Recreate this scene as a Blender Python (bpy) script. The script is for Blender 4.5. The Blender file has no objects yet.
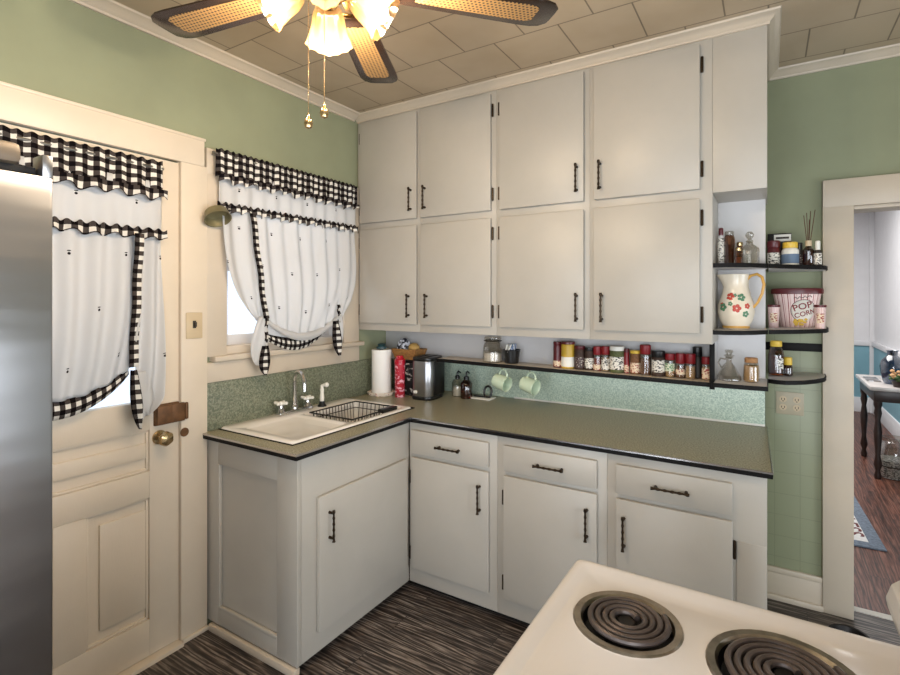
import bpy, bmesh, math, random
from mathutils import Vector, Matrix
random.seed(7)
PI = math.pi
sc = bpy.context.scene
COL = sc.collection
R = math.radians

# ------------------------------------------------------------------ materials
def lin(c):
    return tuple(((v/255)/12.92 if v/255 <= .04045 else ((v/255+.055)/1.055)**2.4) for v in c)

class NT:
    def __init__(s, name):
        s.m = bpy.data.materials.new(name); s.m.use_nodes = True
        s.t = s.m.node_tree; s.t.nodes.clear()
        s.out = s.n('ShaderNodeOutputMaterial')
    def n(s, ty, **kw):
        nd = s.t.nodes.new(ty)
        for k, v in kw.items():
            if k.startswith('i_'):
                key = k[2:]
                key = int(key) if key.isdigit() else key.replace('_', ' ')
                nd.inputs[key].default_value = v
            else: setattr(nd, k, v)
        return nd
    def l(s, a, b): s.t.links.new(a, b)
    def coord(s, kind='Object', scale=(1, 1, 1), loc=(0, 0, 0), rot=(0, 0, 0)):
        tc = s.n('ShaderNodeTexCoord'); mp = s.n('ShaderNodeMapping')
        mp.inputs['Location'].default_value = loc; mp.inputs['Scale'].default_value = scale
        mp.inputs['Rotation'].default_value = rot
        s.l(tc.outputs[kind], mp.inputs[0]); return mp.outputs[0]
    def noise(s, vec, scale, detail=3, rough=.5):
        nd = s.n('ShaderNodeTexNoise', i_Scale=scale, i_Detail=detail, i_Roughness=rough)
        s.l(vec, nd.inputs['Vector']); return nd.outputs['Fac']
    def ramp(s, fac, stops):
        nd = s.n('ShaderNodeValToRGB'); e = nd.color_ramp.elements
        while len(e) > 1: e.remove(e[0])
        e[0].position = stops[0][0]; e[0].color = (*stops[0][1], 1)
        for p, c in stops[1:]:
            x = e.new(p); x.color = (*c, 1)
        s.l(fac, nd.inputs[0]); return nd.outputs[0]
    def mix(s, fac, a, b, mode='MIX'):
        nd = s.n('ShaderNodeMix', data_type='RGBA', blend_type=mode)
        for sock, v in ((nd.inputs[0], fac), (nd.inputs[6], a), (nd.inputs[7], b)):
            if isinstance(v, bpy.types.NodeSocket): s.l(v, sock)
            elif isinstance(v, (int, float)): sock.default_value = v
            else: sock.default_value = (*v, 1)
        return nd.outputs[2]
    def math(s, op, a, b=None):
        nd = s.n('ShaderNodeMath', operation=op)
        for i, v in enumerate((a, b)):
            if v is None: continue
            if isinstance(v, bpy.types.NodeSocket): s.l(v, nd.inputs[i])
            else: nd.inputs[i].default_value = v
        return nd.outputs[0]
    def bsdf(s, color, rough=.5, metal=0., bump=None, bstr=.1, bdist=.002, **kw):
        b = s.n('ShaderNodeBsdfPrincipled')
        if isinstance(color, bpy.types.NodeSocket): s.l(color, b.inputs['Base Color'])
        else: b.inputs['Base Color'].default_value = (*color, 1)
        if isinstance(rough, bpy.types.NodeSocket): s.l(rough, b.inputs['Roughness'])
        else: b.inputs['Roughness'].default_value = rough
        b.inputs['Metallic'].default_value = metal
        for k, v in kw.items(): b.inputs[k.replace('_', ' ')].default_value = v
        if bump is not None:
            bp = s.n('ShaderNodeBump', i_Strength=bstr, i_Distance=bdist)
            s.l(bump, bp.inputs['Height']); s.l(bp.outputs[0], b.inputs['Normal'])
        s.l(b.outputs[0], s.out.inputs[0]); return b

M = {}
def plain(name, rgb, rough=.5, metal=0., var=.06, vs=9, bstr=.05, bs=60, **kw):
    t = NT(name); c = lin(rgb); v = t.coord()
    f = t.noise(v, vs, 4)
    col = t.ramp(f, [(.3, tuple(x*(1-var) for x in c)), (.7, tuple(min(1, x*(1+var)) for x in c))])
    t.bsdf(col, rough, metal, t.noise(v, bs, 2), bstr, **kw); M[name] = t.m; return t.m

def paint(name, rgb, rough=.42, streak=(3, 3, 40)):
    """brushed household paint: faint streaks, faint yellowing"""
    t = NT(name); c = lin(rgb)
    v = t.coord(scale=(1, 1, 1)); f = t.noise(v, 3.5, 5, .6)
    col = t.ramp(f, [(.25, tuple(x*.93 for x in c)), (.6, c), (.85, tuple(min(1, x*1.03) for x in c))])
    b = t.noise(t.coord(scale=streak), 9, 4, .6)
    t.bsdf(col, rough, 0, b, .25, .0016); M[name] = t.m; return t.m

paint('cabinet_paint', (179, 173, 163), .40, (30, 30, 4))
paint('door_paint', (214, 200, 180), .42, (30, 30, 4))
paint('trim_paint', (199, 185, 166), .42, (4, 30, 30))
paint('panel_white', (206, 203, 202), .45, (8, 8, 8))
plain('wall_sage', (139, 143, 115), .75, 0, .05, 5, .12, 45)
plain('wall_white', (226, 226, 228), .8, 0, .02)
plain('wall_blue', (128, 172, 186), .7, 0, .03)
plain('wall_grey', (205, 200, 190), .8, 0, .03)

t = NT('ceiling_tile')
br = t.n('ShaderNodeTexBrick', offset=.5, offset_frequency=2, i_Scale=1., i_Mortar_Size=.0035, i_Mortar_Smooth=.2, i_Bias=0., i_Brick_Width=.305, i_Row_Height=.305)
t.l(t.coord(loc=(-1.478+.1525, .954, 0)), br.inputs['Vector'])
cc = lin((186, 168, 143))
br.inputs['Color1'].default_value = (*cc, 1); br.inputs['Color2'].default_value = (*[x*.93 for x in cc], 1)
br.inputs['Mortar'].default_value = (*[x*.45 for x in cc], 1)
stn = t.ramp(t.noise(t.coord(), 2.2, 4), [(.3, (.86, .84, .80)), (.6, (1, 1, 1))])
inv = t.math('SUBTRACT', 1., br.outputs['Fac'])
t.bsdf(t.mix(1., br.outputs['Color'], stn, 'MULTIPLY'), .85, 0, inv, .5, .004); M['ceiling_tile'] = t.m

def planks(name, cols, width, length, rot=0, gap=(.02, .017, .015), gscale=1., rough=.45):
    t = NT(name)
    v = t.coord(rot=(0, 0, rot))
    br = t.n('ShaderNodeTexBrick', offset=.37, offset_frequency=2, i_Scale=1., i_Mortar_Size=.0016, i_Bias=0., i_Brick_Width=length, i_Row_Height=width)
    br.inputs['Color1'].default_value = (0, 0, 0, 1); br.inputs['Color2'].default_value = (1, 1, 1, 1); br.inputs['Mortar'].default_value = (.5, .5, .5, 1)
    t.l(v, br.inputs['Vector'])
    # each plank shifts the grain
    sh = t.n('ShaderNodeVectorMath', operation='MULTIPLY_ADD'); sh.inputs[1].default_value = (3.1, 7.7, 0)
    t.l(br.outputs['Color'], sh.inputs[0]); t.l(v, sh.inputs[2])
    mp = t.n('ShaderNodeMapping'); mp.inputs['Scale'].default_value = (1.0*gscale, 17*gscale, 1); t.l(sh.outputs[0], mp.inputs[0])
    nz = t.noise(mp.outputs[0], 4.2, 8, .72)
    wv = t.n('ShaderNodeTexWave', wave_type='BANDS', bands_direction='Y', i_Scale=2.6, i_Distortion=14., i_Detail=4., i_Detail_Scale=1.6)
    mp2 = t.n('ShaderNodeMapping'); mp2.inputs['Scale'].default_value = (.55*gscale, 6*gscale, 1); t.l(sh.outputs[0], mp2.inputs[0]); t.l(mp2.outputs[0], wv.inputs['Vector'])
    f = t.math('ADD', t.math('MULTIPLY', nz, .76), t.math('MULTIPLY', wv.outputs['Fac'], .24))
    c = t.ramp(f, [(.34, lin(cols[0])), (.47, lin(cols[1])), (.57, lin(cols[2])), (.70, lin(cols[3]))])
    tone = t.ramp(br.outputs['Color'], [(0, (.72, .72, .72)), (1, (1.0, 1.0, 1.0))])
    c = t.mix(1., c, tone, 'MULTIPLY')
    c = t.mix(br.outputs['Fac'], c, gap)
    t.bsdf(c, rough, 0, f, .25, .0015); M[name] = t.m
planks('floor_laminate', ((26, 20, 17), (68, 58, 52), (98, 86, 78), (158, 146, 134)), .15, 1.2, gscale=1.)
planks('floor_redwood', ((50, 26, 18), (94, 54, 40), (116, 72, 56), (146, 102, 84)), .085, 1.6, rot=PI/2, gap=(.03, .018, .014), rough=.38)

def speckle(name, a, b, c, rough=.35, scale=260):
    t = NT(name); v = t.coord()
    f = t.noise(v, scale, 2, .7); g = t.noise(v, 12, 3)
    col = t.ramp(f, [(.36, lin(a)), (.5, lin(b)), (.64, lin(c))])
    col = t.mix(t.math('MULTIPLY', g, .25), col, tuple(x*.7 for x in lin(b)))
    t.bsdf(col, rough); M[name] = t.m
speckle('counter_laminate', (112, 109, 89), (150, 145, 121), (184, 177, 151), .36, 150)
speckle('splash_green', (84, 92, 74), (112, 116, 95), (138, 140, 118), .45, 120)
speckle('splash_mint', (156, 178, 162), (192, 208, 190), (218, 228, 210), .45, 170)

t = NT('wainscot_tile')
br = t.n('ShaderNodeTexBrick', offset=0., i_Scale=1., i_Mortar_Size=.0016, i_Brick_Width=.108, i_Row_Height=.108)
t.l(t.coord(rot=(R(90), 0, 0)), br.inputs['Vector'])
c = lin((147, 151, 123)); br.inputs['Color1'].default_value = (*c, 1); br.inputs['Color2'].default_value = (*[x*.97 for x in c], 1); br.inputs['Mortar'].default_value = (*[x*.82 for x in c], 1)
t.bsdf(br.outputs['Color'], .4, 0, t.math('SUBTRACT', 1., br.outputs['Fac']), .3, .001); M['wainscot_tile'] = t.m

t = NT('stainless'); v = t.coord(scale=(1, 1, 1))
br_ = t.noise(t.coord(scale=(1, 1, 160)), 6, 2)
wv_ = t.noise(t.coord(scale=(.4, 1.2, 5)), 1.6, 2)
b = t.bsdf(lin((168, 168, 171)), .3, 1., wv_, .10, .05)
M['stainless'] = t.m
plain('fridge_side', (70, 70, 72), .5); plain('hinge_brown', (110, 98, 84), .4, .3)
plain('bronze', (58, 46, 34), .38, .85, .2, 30); plain('brass', (186, 160, 118), .25, 1., .12, 25)
plain('rust_brown', (104, 72, 44), .55, .4, .25, 30)
plain('chrome', (205, 203, 200), .12, 1., .02); plain('black_plastic', (18, 17, 17), .32, 0, .05)
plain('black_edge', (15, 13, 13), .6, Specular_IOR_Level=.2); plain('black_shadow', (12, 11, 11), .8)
plain('aluminium', (150, 148, 142), .35, 1.); plain('enamel', (212, 208, 206), .18, 0, .015, 5, .01)
plain('porcelain', (238, 234, 228), .16, 0, .015, 5, .01)
plain('coil_black', (84, 74, 70), .42, .35, .2, 40); plain('pan_dark', (24, 20, 18), .45, .5, .3, 40); plain('pan_ring', (150, 140, 126), .3, 1., .2, 40)
plain('ivory_plate', (196, 176, 144), .4); plain('outlet_beige', (176, 164, 140), .45); plain('slot_dark', (50, 42, 34), .6)
plain('paper_white', (240, 238, 234), .85, 0, .01); plain('ceramic_white', (236, 232, 222), .25, 0, .02)
plain('mint_ceramic', (196, 212, 186), .2, 0, .04); plain('red_gloss', (176, 22, 44), .25); plain('red_lid', (134, 22, 30), .38); plain('maroon', (88, 20, 26), .35)
plain('pink_white', (226, 190, 196), .4); plain('gold_yellow', (198, 160, 50), .4); plain('yellow_cap', (222, 184, 64), .4)
plain('label_white', (232, 228, 218), .6); plain('label_blue', (98, 118, 142), .6); plain('label_green', (60, 130, 84), .6)
plain('spice_brown', (120, 78, 46), .7, 0, .3, 120); plain('spice_tan', (196, 160, 112), .7, 0, .25, 120); plain('spice_dark', (64, 44, 32), .7, 0, .3, 120); plain('spice_green', (88, 92, 52), .7, 0, .3, 120); plain('spice_red', (142, 58, 36), .7, 0, .3, 120)
plain('sugar', (236, 232, 226), .9, 0, .03, 200); plain('cork', (158, 116, 76), .8, 0, .2, 120); plain('basket_tan', (150, 106, 56), .65, 0, .3, 60, .6, 90); plain('bread_tan', (190, 150, 82), .7, 0, .25, 40)
plain('teal_dark', (40, 66, 70), .35); plain('navy_white', (150, 158, 182), .6, 0, .4, 160); plain('olive_metal', (128, 120, 88), .5, .4, .15, 20)
plain('dark_wood', (44, 28, 22), .35, 0, .25, 20); plain('honey', (120, 58, 22), .12); plain('gold_rim', (206, 158, 78), .35)
plain('cream_ceramic', (226, 214, 194), .22, 0, .03); plain('flower_red', (186, 60, 40), .4); plain('flower_green', (74, 122, 88), .4)
plain('rug_blue', (112, 122, 136), .95, 0, .25, 60, .8, 140); plain('rug_white', (224, 220, 218), .95, 0, .06, 60, .6, 140); plain('rug_text', (110, 60, 60), .9)
plain('leaf', (66, 92, 44), .6, 0, .3, 40); plain('petal', (214, 168, 120), .6, 0, .2, 40); plain('reed', (84, 54, 34), .7); plain('blade_dark', (40, 28, 22), .22, 0, .15, 14)
plain('marble_top', (196, 190, 186), .2, 0, .15, 6); plain('silver', (190, 188, 188), .2, 1.)

def glass(name, tint, glossy=.12, alpha=.75, rough=.03):
    """thin clear ware: see-through with a tint and a gloss that grows at grazing angles"""
    t = NT(name)
    tr = t.n('ShaderNodeBsdfTransparent'); tr.inputs[0].default_value = (*lin(tint), 1)
    gl = t.n('ShaderNodeBsdfGlossy'); gl.inputs['Roughness'].default_value = rough; gl.inputs[0].default_value = (.95, .95, .95, 1)
    lw = t.n('ShaderNodeLayerWeight', i_Blend=.35)
    mx = t.n('ShaderNodeMixShader')
    f = t.math('ADD', t.math('MULTIPLY', lw.outputs['Facing'], alpha), glossy)
    f = t.math('MINIMUM', f, .95)
    t.l(f, mx.inputs[0]); t.l(tr.outputs[0], mx.inputs[1]); t.l(gl.outputs[0], mx.inputs[2]); t.l(mx.outputs[0], t.out.inputs[0]); M[name] = t.m
glass('clear_glass', (224, 221, 214), .07, .6); glass('window_glass', (250, 252, 255), .04, .25); glass('amber_glass', (150, 88, 40), .08, .4); glass('brown_glass', (170, 120, 76), .08, .4); glass('blue_glass', (112, 136, 160), .08, .45)

t = NT('shade_glass')  # ribbed frosted lamp glass
tl = t.n('ShaderNodeBsdfTranslucent'); tl.inputs[0].default_value = (*lin((232, 206, 164)), 1)
gl = t.n('ShaderNodeBsdfGlossy', i_Roughness=.15); tr = t.n('ShaderNodeBsdfTransparent'); tr.inputs[0].default_value = (*lin((255, 240, 214)), 1)
m1 = t.n('ShaderNodeMixShader', i_0=.62); m2 = t.n('ShaderNodeMixShader', i_0=.16)
t.l(tl.outputs[0], m1.inputs[1]); t.l(tr.outputs[0], m1.inputs[2]); t.l(m1.outputs[0], m2.inputs[1]); t.l(gl.outputs[0], m2.inputs[2]); t.l(m2.outputs[0], t.out.inputs[0]); M['shade_glass'] = t.m
t = NT('bulb'); em = t.n('ShaderNodeEmission', i_Strength=6.); em.inputs[0].default_value = (1, .82, .56, 1); t.l(em.outputs[0], t.out.inputs[0]); M['bulb'] = t.m

def cloth(name, mode):
    t = NT(name); uv = t.coord('UV')
    if mode == 'gingham':
        p = .036
        sx = t.n('ShaderNodeSeparateXYZ'); t.l(uv, sx.inputs[0])
        fx = t.math('LESS_THAN', t.math('FRACT', t.math('DIVIDE', sx.outputs[0], p)), .5)
        fy = t.math('LESS_THAN', t.math('FRACT', t.math('DIVIDE', sx.outputs[1], p)), .5)
        f = t.math('MULTIPLY', t.math('ADD', fx, fy), .5)
        col = t.ramp(f, [(0, lin((226, 222, 214))), (.25, lin((72, 66, 64))), (.75, lin((22, 19, 20)))])
        col.node.color_ramp.interpolation = 'CONSTANT'; tw = .12
    else:
        p = .20
        d = t.n('ShaderNodeVectorMath', operation='SCALE'); d.inputs['Scale'].default_value = 1/p; t.l(uv, d.inputs[0])
        sx = t.n('ShaderNodeSeparateXYZ'); t.l(d.outputs[0], sx.inputs[0])
        row = t.math('MULTIPLY', t.math('MODULO', t.math('FLOOR', sx.outputs[1]), 2.), .5)
        u = t.math('SUBTRACT', t.math('FRACT', t.math('ADD', sx.outputs[0], row)), .5)
        w = t.math('SUBTRACT', t.math('FRACT', sx.outputs[1]), .5)
        r2 = t.math('ADD', t.math('MULTIPLY', u, u), t.math('MULTIPLY', w, w))
        w2 = t.math('ADD', w, .05)
        r3 = t.math('ADD', t.math('MULTIPLY', t.math('MULTIPLY', u, u), .5), t.math('MULTIPLY', t.math('MULTIPLY', w2, w2), 5.))
        f = t.math('MAXIMUM', t.math('LESS_THAN', r2, .0006), t.math('LESS_THAN', r3, .0005))
        col = t.mix(f, lin((222, 221, 220)), lin((40, 36, 40))); tw = .38
    df = t.n('ShaderNodeBsdfDiffuse'); tl = t.n('ShaderNodeBsdfTranslucent'); mx = t.n('ShaderNodeMixShader', i_0=tw)
    t.l(col, df.inputs[0]); t.l(col, tl.inputs[0]); t.l(df.outputs[0], mx.inputs[1]); t.l(tl.outputs[0], mx.inputs[2]); t.l(mx.outputs[0], t.out.inputs[0]); M[name] = t.m
cloth('gingham', 'gingham'); cloth('curtain_white', 'plain')

t = NT('cane'); uv = t.coord('UV')
d = t.n('ShaderNodeVectorMath', operation='SCALE'); d.inputs['Scale'].default_value = 1/.0125; t.l(uv, d.inputs[0])
sx = t.n('ShaderNodeSeparateXYZ'); t.l(d.outputs[0], sx.inputs[0])
row = t.math('MULTIPLY', t.math('MODULO', t.math('FLOOR', sx.outputs[1]), 2.), .5)
u = t.math('SUBTRACT', t.math('FRACT', t.math('ADD', sx.outputs[0], row)), .5); w = t.math('SUBTRACT', t.math('FRACT', sx.outputs[1]), .5)
f = t.math('LESS_THAN', t.math('ADD', t.math('MULTIPLY', u, u), t.math('MULTIPLY', w, w)), .085)
t.bsdf(t.mix(f, lin((158, 124, 78)), lin((38, 24, 16))), .5); M['cane'] = t.m

t = NT('bucket_stripes'); uv = t.coord('UV'); sx = t.n('ShaderNodeSeparateXYZ'); t.l(uv, sx.inputs[0])
fr = t.math('FRACT', t.math('MULTIPLY', sx.outputs[0], 22.))
f = t.math('LESS_THAN', fr, .16); g = t.math('LESS_THAN', t.math('FRACT', t.math('ADD', fr, .62)), .08)
c = t.mix(f, lin((232, 208, 202)), lin((150, 60, 62))); c = t.mix(g, c, lin((196, 140, 136)))
t.bsdf(c, .4); M['bucket_stripes'] = t.m
def printed(name, base, ink, scale=90, thr=.55):
    t = NT(name); f = t.noise(t.coord(scale=(1, 1, 1.6)), scale, 2); c = t.ramp(f, [(thr-.04, lin(base)), (thr+.04, lin(ink))])
    t.bsdf(c, .5); M[name] = t.m
printed('print_black', (228, 222, 210), (50, 44, 42)); printed('print_red', (226, 206, 176), (150, 40, 40)); printed('print_green', (214, 216, 190), (60, 124, 78)); printed('print_olive', (196, 178, 66), (120, 118, 40), 40); printed('print_dark', (60, 34, 34), (200, 190, 176), 110, .6)
printed('ring_red', (176, 24, 48), (236, 176, 190), 34, .56); printed('tin_black', (20, 18, 20), (190, 184, 180), 30, .62); printed('scallop_print', (236, 226, 212), (170, 70, 50), 60, .62); printed('splash_cloth', (24, 24, 34), (214, 214, 222), 40, .5)
printed('jar_floor', (206, 206, 204), (110, 112, 114), 60, .5)

# ------------------------------------------------------------------ mesh helpers
class MB:
    def __init__(s): s.bm = bmesh.new(); s.uv = s.bm.loops.layers.uv.new('UVMap')
    def _new(s, fn, mat=None, bevel=0, seg=2):
        b = bmesh.new(); b.loops.layers.uv.new('UVMap'); fn(b)
        if bevel: bmesh.ops.bevel(b, geom=b.edges[:], offset=bevel, segments=seg, affect='EDGES', profile=.5, clamp_overlap=True)
        if mat is not None: bmesh.ops.transform(b, matrix=mat, verts=b.verts)
        me = bpy.data.meshes.new('t'); b.to_mesh(me); b.free(); s.bm.from_mesh(me); bpy.data.meshes.remove(me); return s
    def box(s, x0, x1, y0, y1, z0, z1, bevel=.002, mat=None, seg=2):
        def f(b):
            bmesh.ops.create_cube(b, size=1)
            for v in b.verts: v.co = Vector(((x0+x1)/2+v.co.x*(x1-x0), (y0+y1)/2+v.co.y*(y1-y0), (z0+z1)/2+v.co.z*(z1-z0)))
        return s._new(f, mat, min(bevel, .45*min(x1-x0, y1-y0, z1-z0)), seg)
    def prism(s, poly, z0, z1, bevel=0, mat=None):   # polygon in xy, extruded in z
        def f(b):
            lo = [b.verts.new((x, y, z0)) for x, y in poly]; hi = [b.verts.new((x, y, z1)) for x, y in poly]
            b.faces.new(lo[::-1]); b.faces.new(hi); n = len(poly)
            for i in range(n): b.faces.new((lo[i], lo[(i+1) % n], hi[(i+1) % n], hi[i]))
            bmesh.ops.recalc_face_normals(b, faces=b.faces)
        return s._new(f, mat, bevel)
    def lathe(s, prof, c=(0, 0, 0), seg=24, arc=(0, 2*PI), mat=None, fl=None, sx=1, sy=1):
        def f(b):
            full = abs(arc[1]-arc[0]-2*PI) < 1e-6; n = seg if full else seg+1
            L = b.loops.layers.uv[0]; rows = []
            for r, z in prof:
                row = []
                for i in range(n):
                    a = arc[0]+(arc[1]-arc[0])*i/seg; rr = fl(r, z, a) if fl else r
                    row.append(b.verts.new((c[0]+sx*rr*math.cos(a), c[1]+sy*rr*math.sin(a), c[2]+z)))
                rows.append(row)
            for k in range(len(prof)-1):
                for i in range(seg):
                    j = (i+1) % n if full else i+1
                    fc = b.faces.new((rows[k][i], rows[k][j], rows[k+1][j], rows[k+1][i]))
                    for lp, (uu, vv) in zip(fc.loops, ((i, k), (i+1, k), (i+1, k+1), (i, k+1))): lp[L].uv = (uu/seg, vv/len(prof))
            bmesh.ops.remove_doubles(b, verts=b.verts, dist=1e-6)
        return s._new(f, mat)
    def cyl(s, c, r, h, seg=20, bev=.0015, mat=None):
        return s.lathe([(0, 0), (r-bev, 0), (r, bev), (r, h-bev), (r-bev, h), (0, h)], c, seg, mat=mat)
    def tube(s, pts, r, seg=8, closed=False, mat=None):
        pts = [Vector(p) for p in pts]
        def f(b):
            n = len(pts); rows = []; up = None
            for i, p in enumerate(pts):
                if closed: d = pts[(i+1) % n]-pts[i-1]
                else: d = pts[min(i+1, n-1)]-pts[max(i-1, 0)]
                d.normalize()
                if up is None:
                    up = Vector((0, 0, 1)) if abs(d.z) < .9 else Vector((1, 0, 0))
                a = d.cross(up); a.normalize(); u = a.cross(d); up = u
                rr = r[i] if isinstance(r, (list, tuple)) else r
                rows.append([b.verts.new(p+a*rr*math.cos(2*PI*k/seg)+u*rr*math.sin(2*PI*k/seg)) for k in range(seg)])
            for i in range(n if closed else n-1):
                A, B = rows[i], rows[(i+1) % n]
                for k in range(seg): b.faces.new((A[k], A[(k+1) % seg], B[(k+1) % seg], B[k]))
            if not closed: b.faces.new(rows[0][::-1]); b.faces.new(rows[-1])
            bmesh.ops.recalc_face_normals(b, faces=b.faces)
        return s._new(f, mat)
    def ball(s, c, r, sx=1, sy=1, sz=1, seg=14, mat=None):
        def f(b):
            bmesh.ops.create_uvsphere(b, u_segments=seg, v_segments=max(6, seg//2), radius=r)
            for v in b.verts: v.co = Vector((c[0]+v.co.x*sx, c[1]+v.co.y*sy, c[2]+v.co.z*sz))
        return s._new(f, mat)
    def grid(s, nu, nv, fn, uvf=None):
        def f(b):
            L = b.loops.layers.uv[0]
            g = [[b.verts.new(fn(i/nu, j/nv)) for j in range(nv+1)] for i in range(nu+1)]
            for i in range(nu):
                for j in range(nv):
                    fc = b.faces.new((g[i][j], g[i+1][j], g[i+1][j+1], g[i][j+1]))
                    for lp, (a, e) in zip(fc.loops, ((i, j), (i+1, j), (i+1, j+1), (i, j+1))):
                        lp[L].uv = uvf(a/nu, e/nv) if uvf else (a/nu, e/nv)
        return s._new(f)
    def sweep(s, prof, path):     # prof (out, z) carried along an xy polyline, room on the right-hand side of travel
        def f(b):
            P = [Vector((p[0], p[1])) for p in path]; rows = []
            for i, p in enumerate(P):
                ns = []
                if i > 0: d = (P[i]-P[i-1]).normalized(); ns.append(Vector((d.y, -d.x)))
                if i < len(P)-1: d = (P[i+1]-P[i]).normalized(); ns.append(Vector((d.y, -d.x)))
                n = ns[0] if len(ns) == 1 else (ns[0]+ns[1])/(1+ns[0].dot(ns[1]))
                rows.append([b.verts.new((p.x+n.x*o, p.y+n.y*o, z)) for o, z in prof])
            m = len(prof)
            for i in range(len(P)-1):
                for k in range(m): b.faces.new((rows[i][k], rows[i][(k+1) % m], rows[i+1][(k+1) % m], rows[i+1][k]))
            b.faces.new(rows[0]); b.faces.new(rows[-1][::-1]); bmesh.ops.recalc_face_normals(b, faces=b.faces)
        return s._new(f)
    def build(s, name, mat, parent=None, local=False, smooth=35, thick=0):
        if parent is not None and not local:
            bmesh.ops.transform(s.bm, matrix=wm(parent).inverted(), verts=s.bm.verts)
        me = bpy.data.meshes.new(name); s.bm.to_mesh(me); s.bm.free()
        for p in me.polygons: p.use_smooth = True
        me.set_sharp_from_angle(angle=R(smooth))
        me.materials.append(M[mat]); o = bpy.data.objects.new(name, me); COL.objects.link(o)
        if parent is not None: o.parent = parent
        if thick:
            md = o.modifiers.new('thickness', 'SOLIDIFY'); md.thickness = thick; md.offset = 0
        return o

def wm(o):
    m = Matrix.LocRotScale(o.location, o.rotation_euler, o.scale)
    return wm(o.parent) @ m if o.parent else m
def tag(o, label, cat, group=None):
    o['label'] = label; o['category'] = cat
    if group: o['group'] = group
    return o
def thing(name, label, cat, loc=(0, 0, 0), rz=0, group=None):
    o = bpy.data.objects.new(name, None); COL.objects.link(o); o.empty_display_size = .05
    o.location = loc; o.rotation_euler = (0, 0, rz); return tag(o, label, cat, group)
def struct(o): o['kind'] = 'structure'; return o
def dup(root, loc, label, rz=None):
    r = root.copy(); COL.objects.link(r); r.location = loc; r['label'] = label
    if rz is not None: r.rotation_euler = (0, 0, rz)
    for ch in list(root.children):
        c = ch.copy(); COL.objects.link(c); c.parent = r
        for g in list(ch.children):
            d = g.copy(); COL.objects.link(d); d.parent = c
    return r

H = 2.705
YB = .07          # back wall face right of the cabinets
YF = -.12         # built-out face behind the cabinets
FY = -.574        # upper cabinet face
BY = -.861        # base cabinet face
RX, NY = 4.2, -4.4   # far right wall, wall behind the camera

# ------------------------------------------------------------------ room shell
struct(MB().box(-.15, RX+.15, NY-.15, .13, -.1, 0, 0).build('floor', 'floor_laminate'))
struct(MB().box(-.15, RX+.15, NY-.15, .19, H, H+.1, 0).build('ceiling', 'ceiling_tile'))
# left wall with a door hole and a window hole
b = MB()
wy0, wy1, wz0, wz1 = -1.524, -.72, 1.30, 2.12
for y0, y1, z0, z1 in ((NY, -2.58, 0, H), (-2.58, -1.751, 2.15, H), (-1.751, wy0, 0, H), (wy0, wy1, 0, wz0), (wy0, wy1, wz1, H), (wy1, .19, 0, H)):
    b.box(-.14, 0, y0, y1, z0, z1, 0)
struct(b.build('wall_left', 'wall_sage'))
# back wall: built out behind the cabinets, doorway on the right
b = MB(); b.box(0, 2.228, YF, .19, 0, H, 0)
b.box(2.228, 2.587, YB, .19, 0, H, 0); b.box(2.587, 3.42, YB, .19, 1.98, H, 0); b.box(3.42, RX, YB, .19, 0, H, 0)
struct(b.build('wall_back', 'wall_sage'))
# unseen right and front walls; windows and glass door added for fill light
ADDED_WINS = ((-3.5, -2.1, .45, 1.85), (-1.95, -.65, .45, 1.55)); GX0, GX1, GZ0, GZ1 = 1.0, 2.1, .06, 1.98  # two right-wall openings and a glass door, added for fill
b = MB(); b.box(RX, RX+.14, NY, -3.5, 0, H, 0); b.box(RX, RX+.14, -2.1, -1.95, 0, H, 0); b.box(RX, RX+.14, -.65, .19, 0, H, 0)
for y0, y1, z0, z1 in ADDED_WINS: b.box(RX, RX+.14, y0, y1, 0, z0, 0); b.box(RX, RX+.14, y0, y1, z1, H, 0)
struct(b.build('wall_right', 'wall_sage'))
b = MB()
FW = (2.5, 3.9, .55, 1.95)  # front opening, also added for fill light
for x0, x1, z0, z1 in ((-.14, GX0, 0, H), (GX1, FW[0], 0, H), (FW[1], RX+.14, 0, H), (FW[0], FW[1], 0, FW[2]), (FW[0], FW[1], FW[3], H), (GX0, GX1, 0, GZ0), (GX0, GX1, GZ1, H)): b.box(x0, x1, NY-.14, NY, z0, z1, 0)
struct(b.build('wall_front', 'wall_sage'))
def glazing(nm, ax, c, p0, p1, z0, z1):
    b = MB(); g = MB()
    def bx(m, q0, q1, d, za, zb): (m.box(q0, q1, c-d, c+d, za, zb, .001) if ax == 'x' else m.box(c-d, c+d, q0, q1, za, zb, .001))
    for z in (z0, (z0+z1)/2-.02, z1-.04): bx(b, p0, p1, .022, z, z+.04)
    for p in (p0, (p0+p1)/2-.02, p1-.04): bx(b, p, p+.04, .020, z0+.001, z1-.001)
    o = struct(b.build(nm, 'trim_paint')); bx(g, p0+.03, p1-.03, .003, z0+.03, z1-.03); g.build('pane', 'window_glass', o)
glazing('added_window_2', 'y', RX+.06, *ADDED_WINS[0]); glazing('added_window_3', 'y', RX+.06, *ADDED_WINS[1]); glazing('added_window_4', 'x', NY-.06, *FW); glazing('added_glass_door', 'x', NY-.06, GX0, GX1, GZ0, GZ1)  # out-of-view glazing, invented to go with the fill lamps

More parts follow.
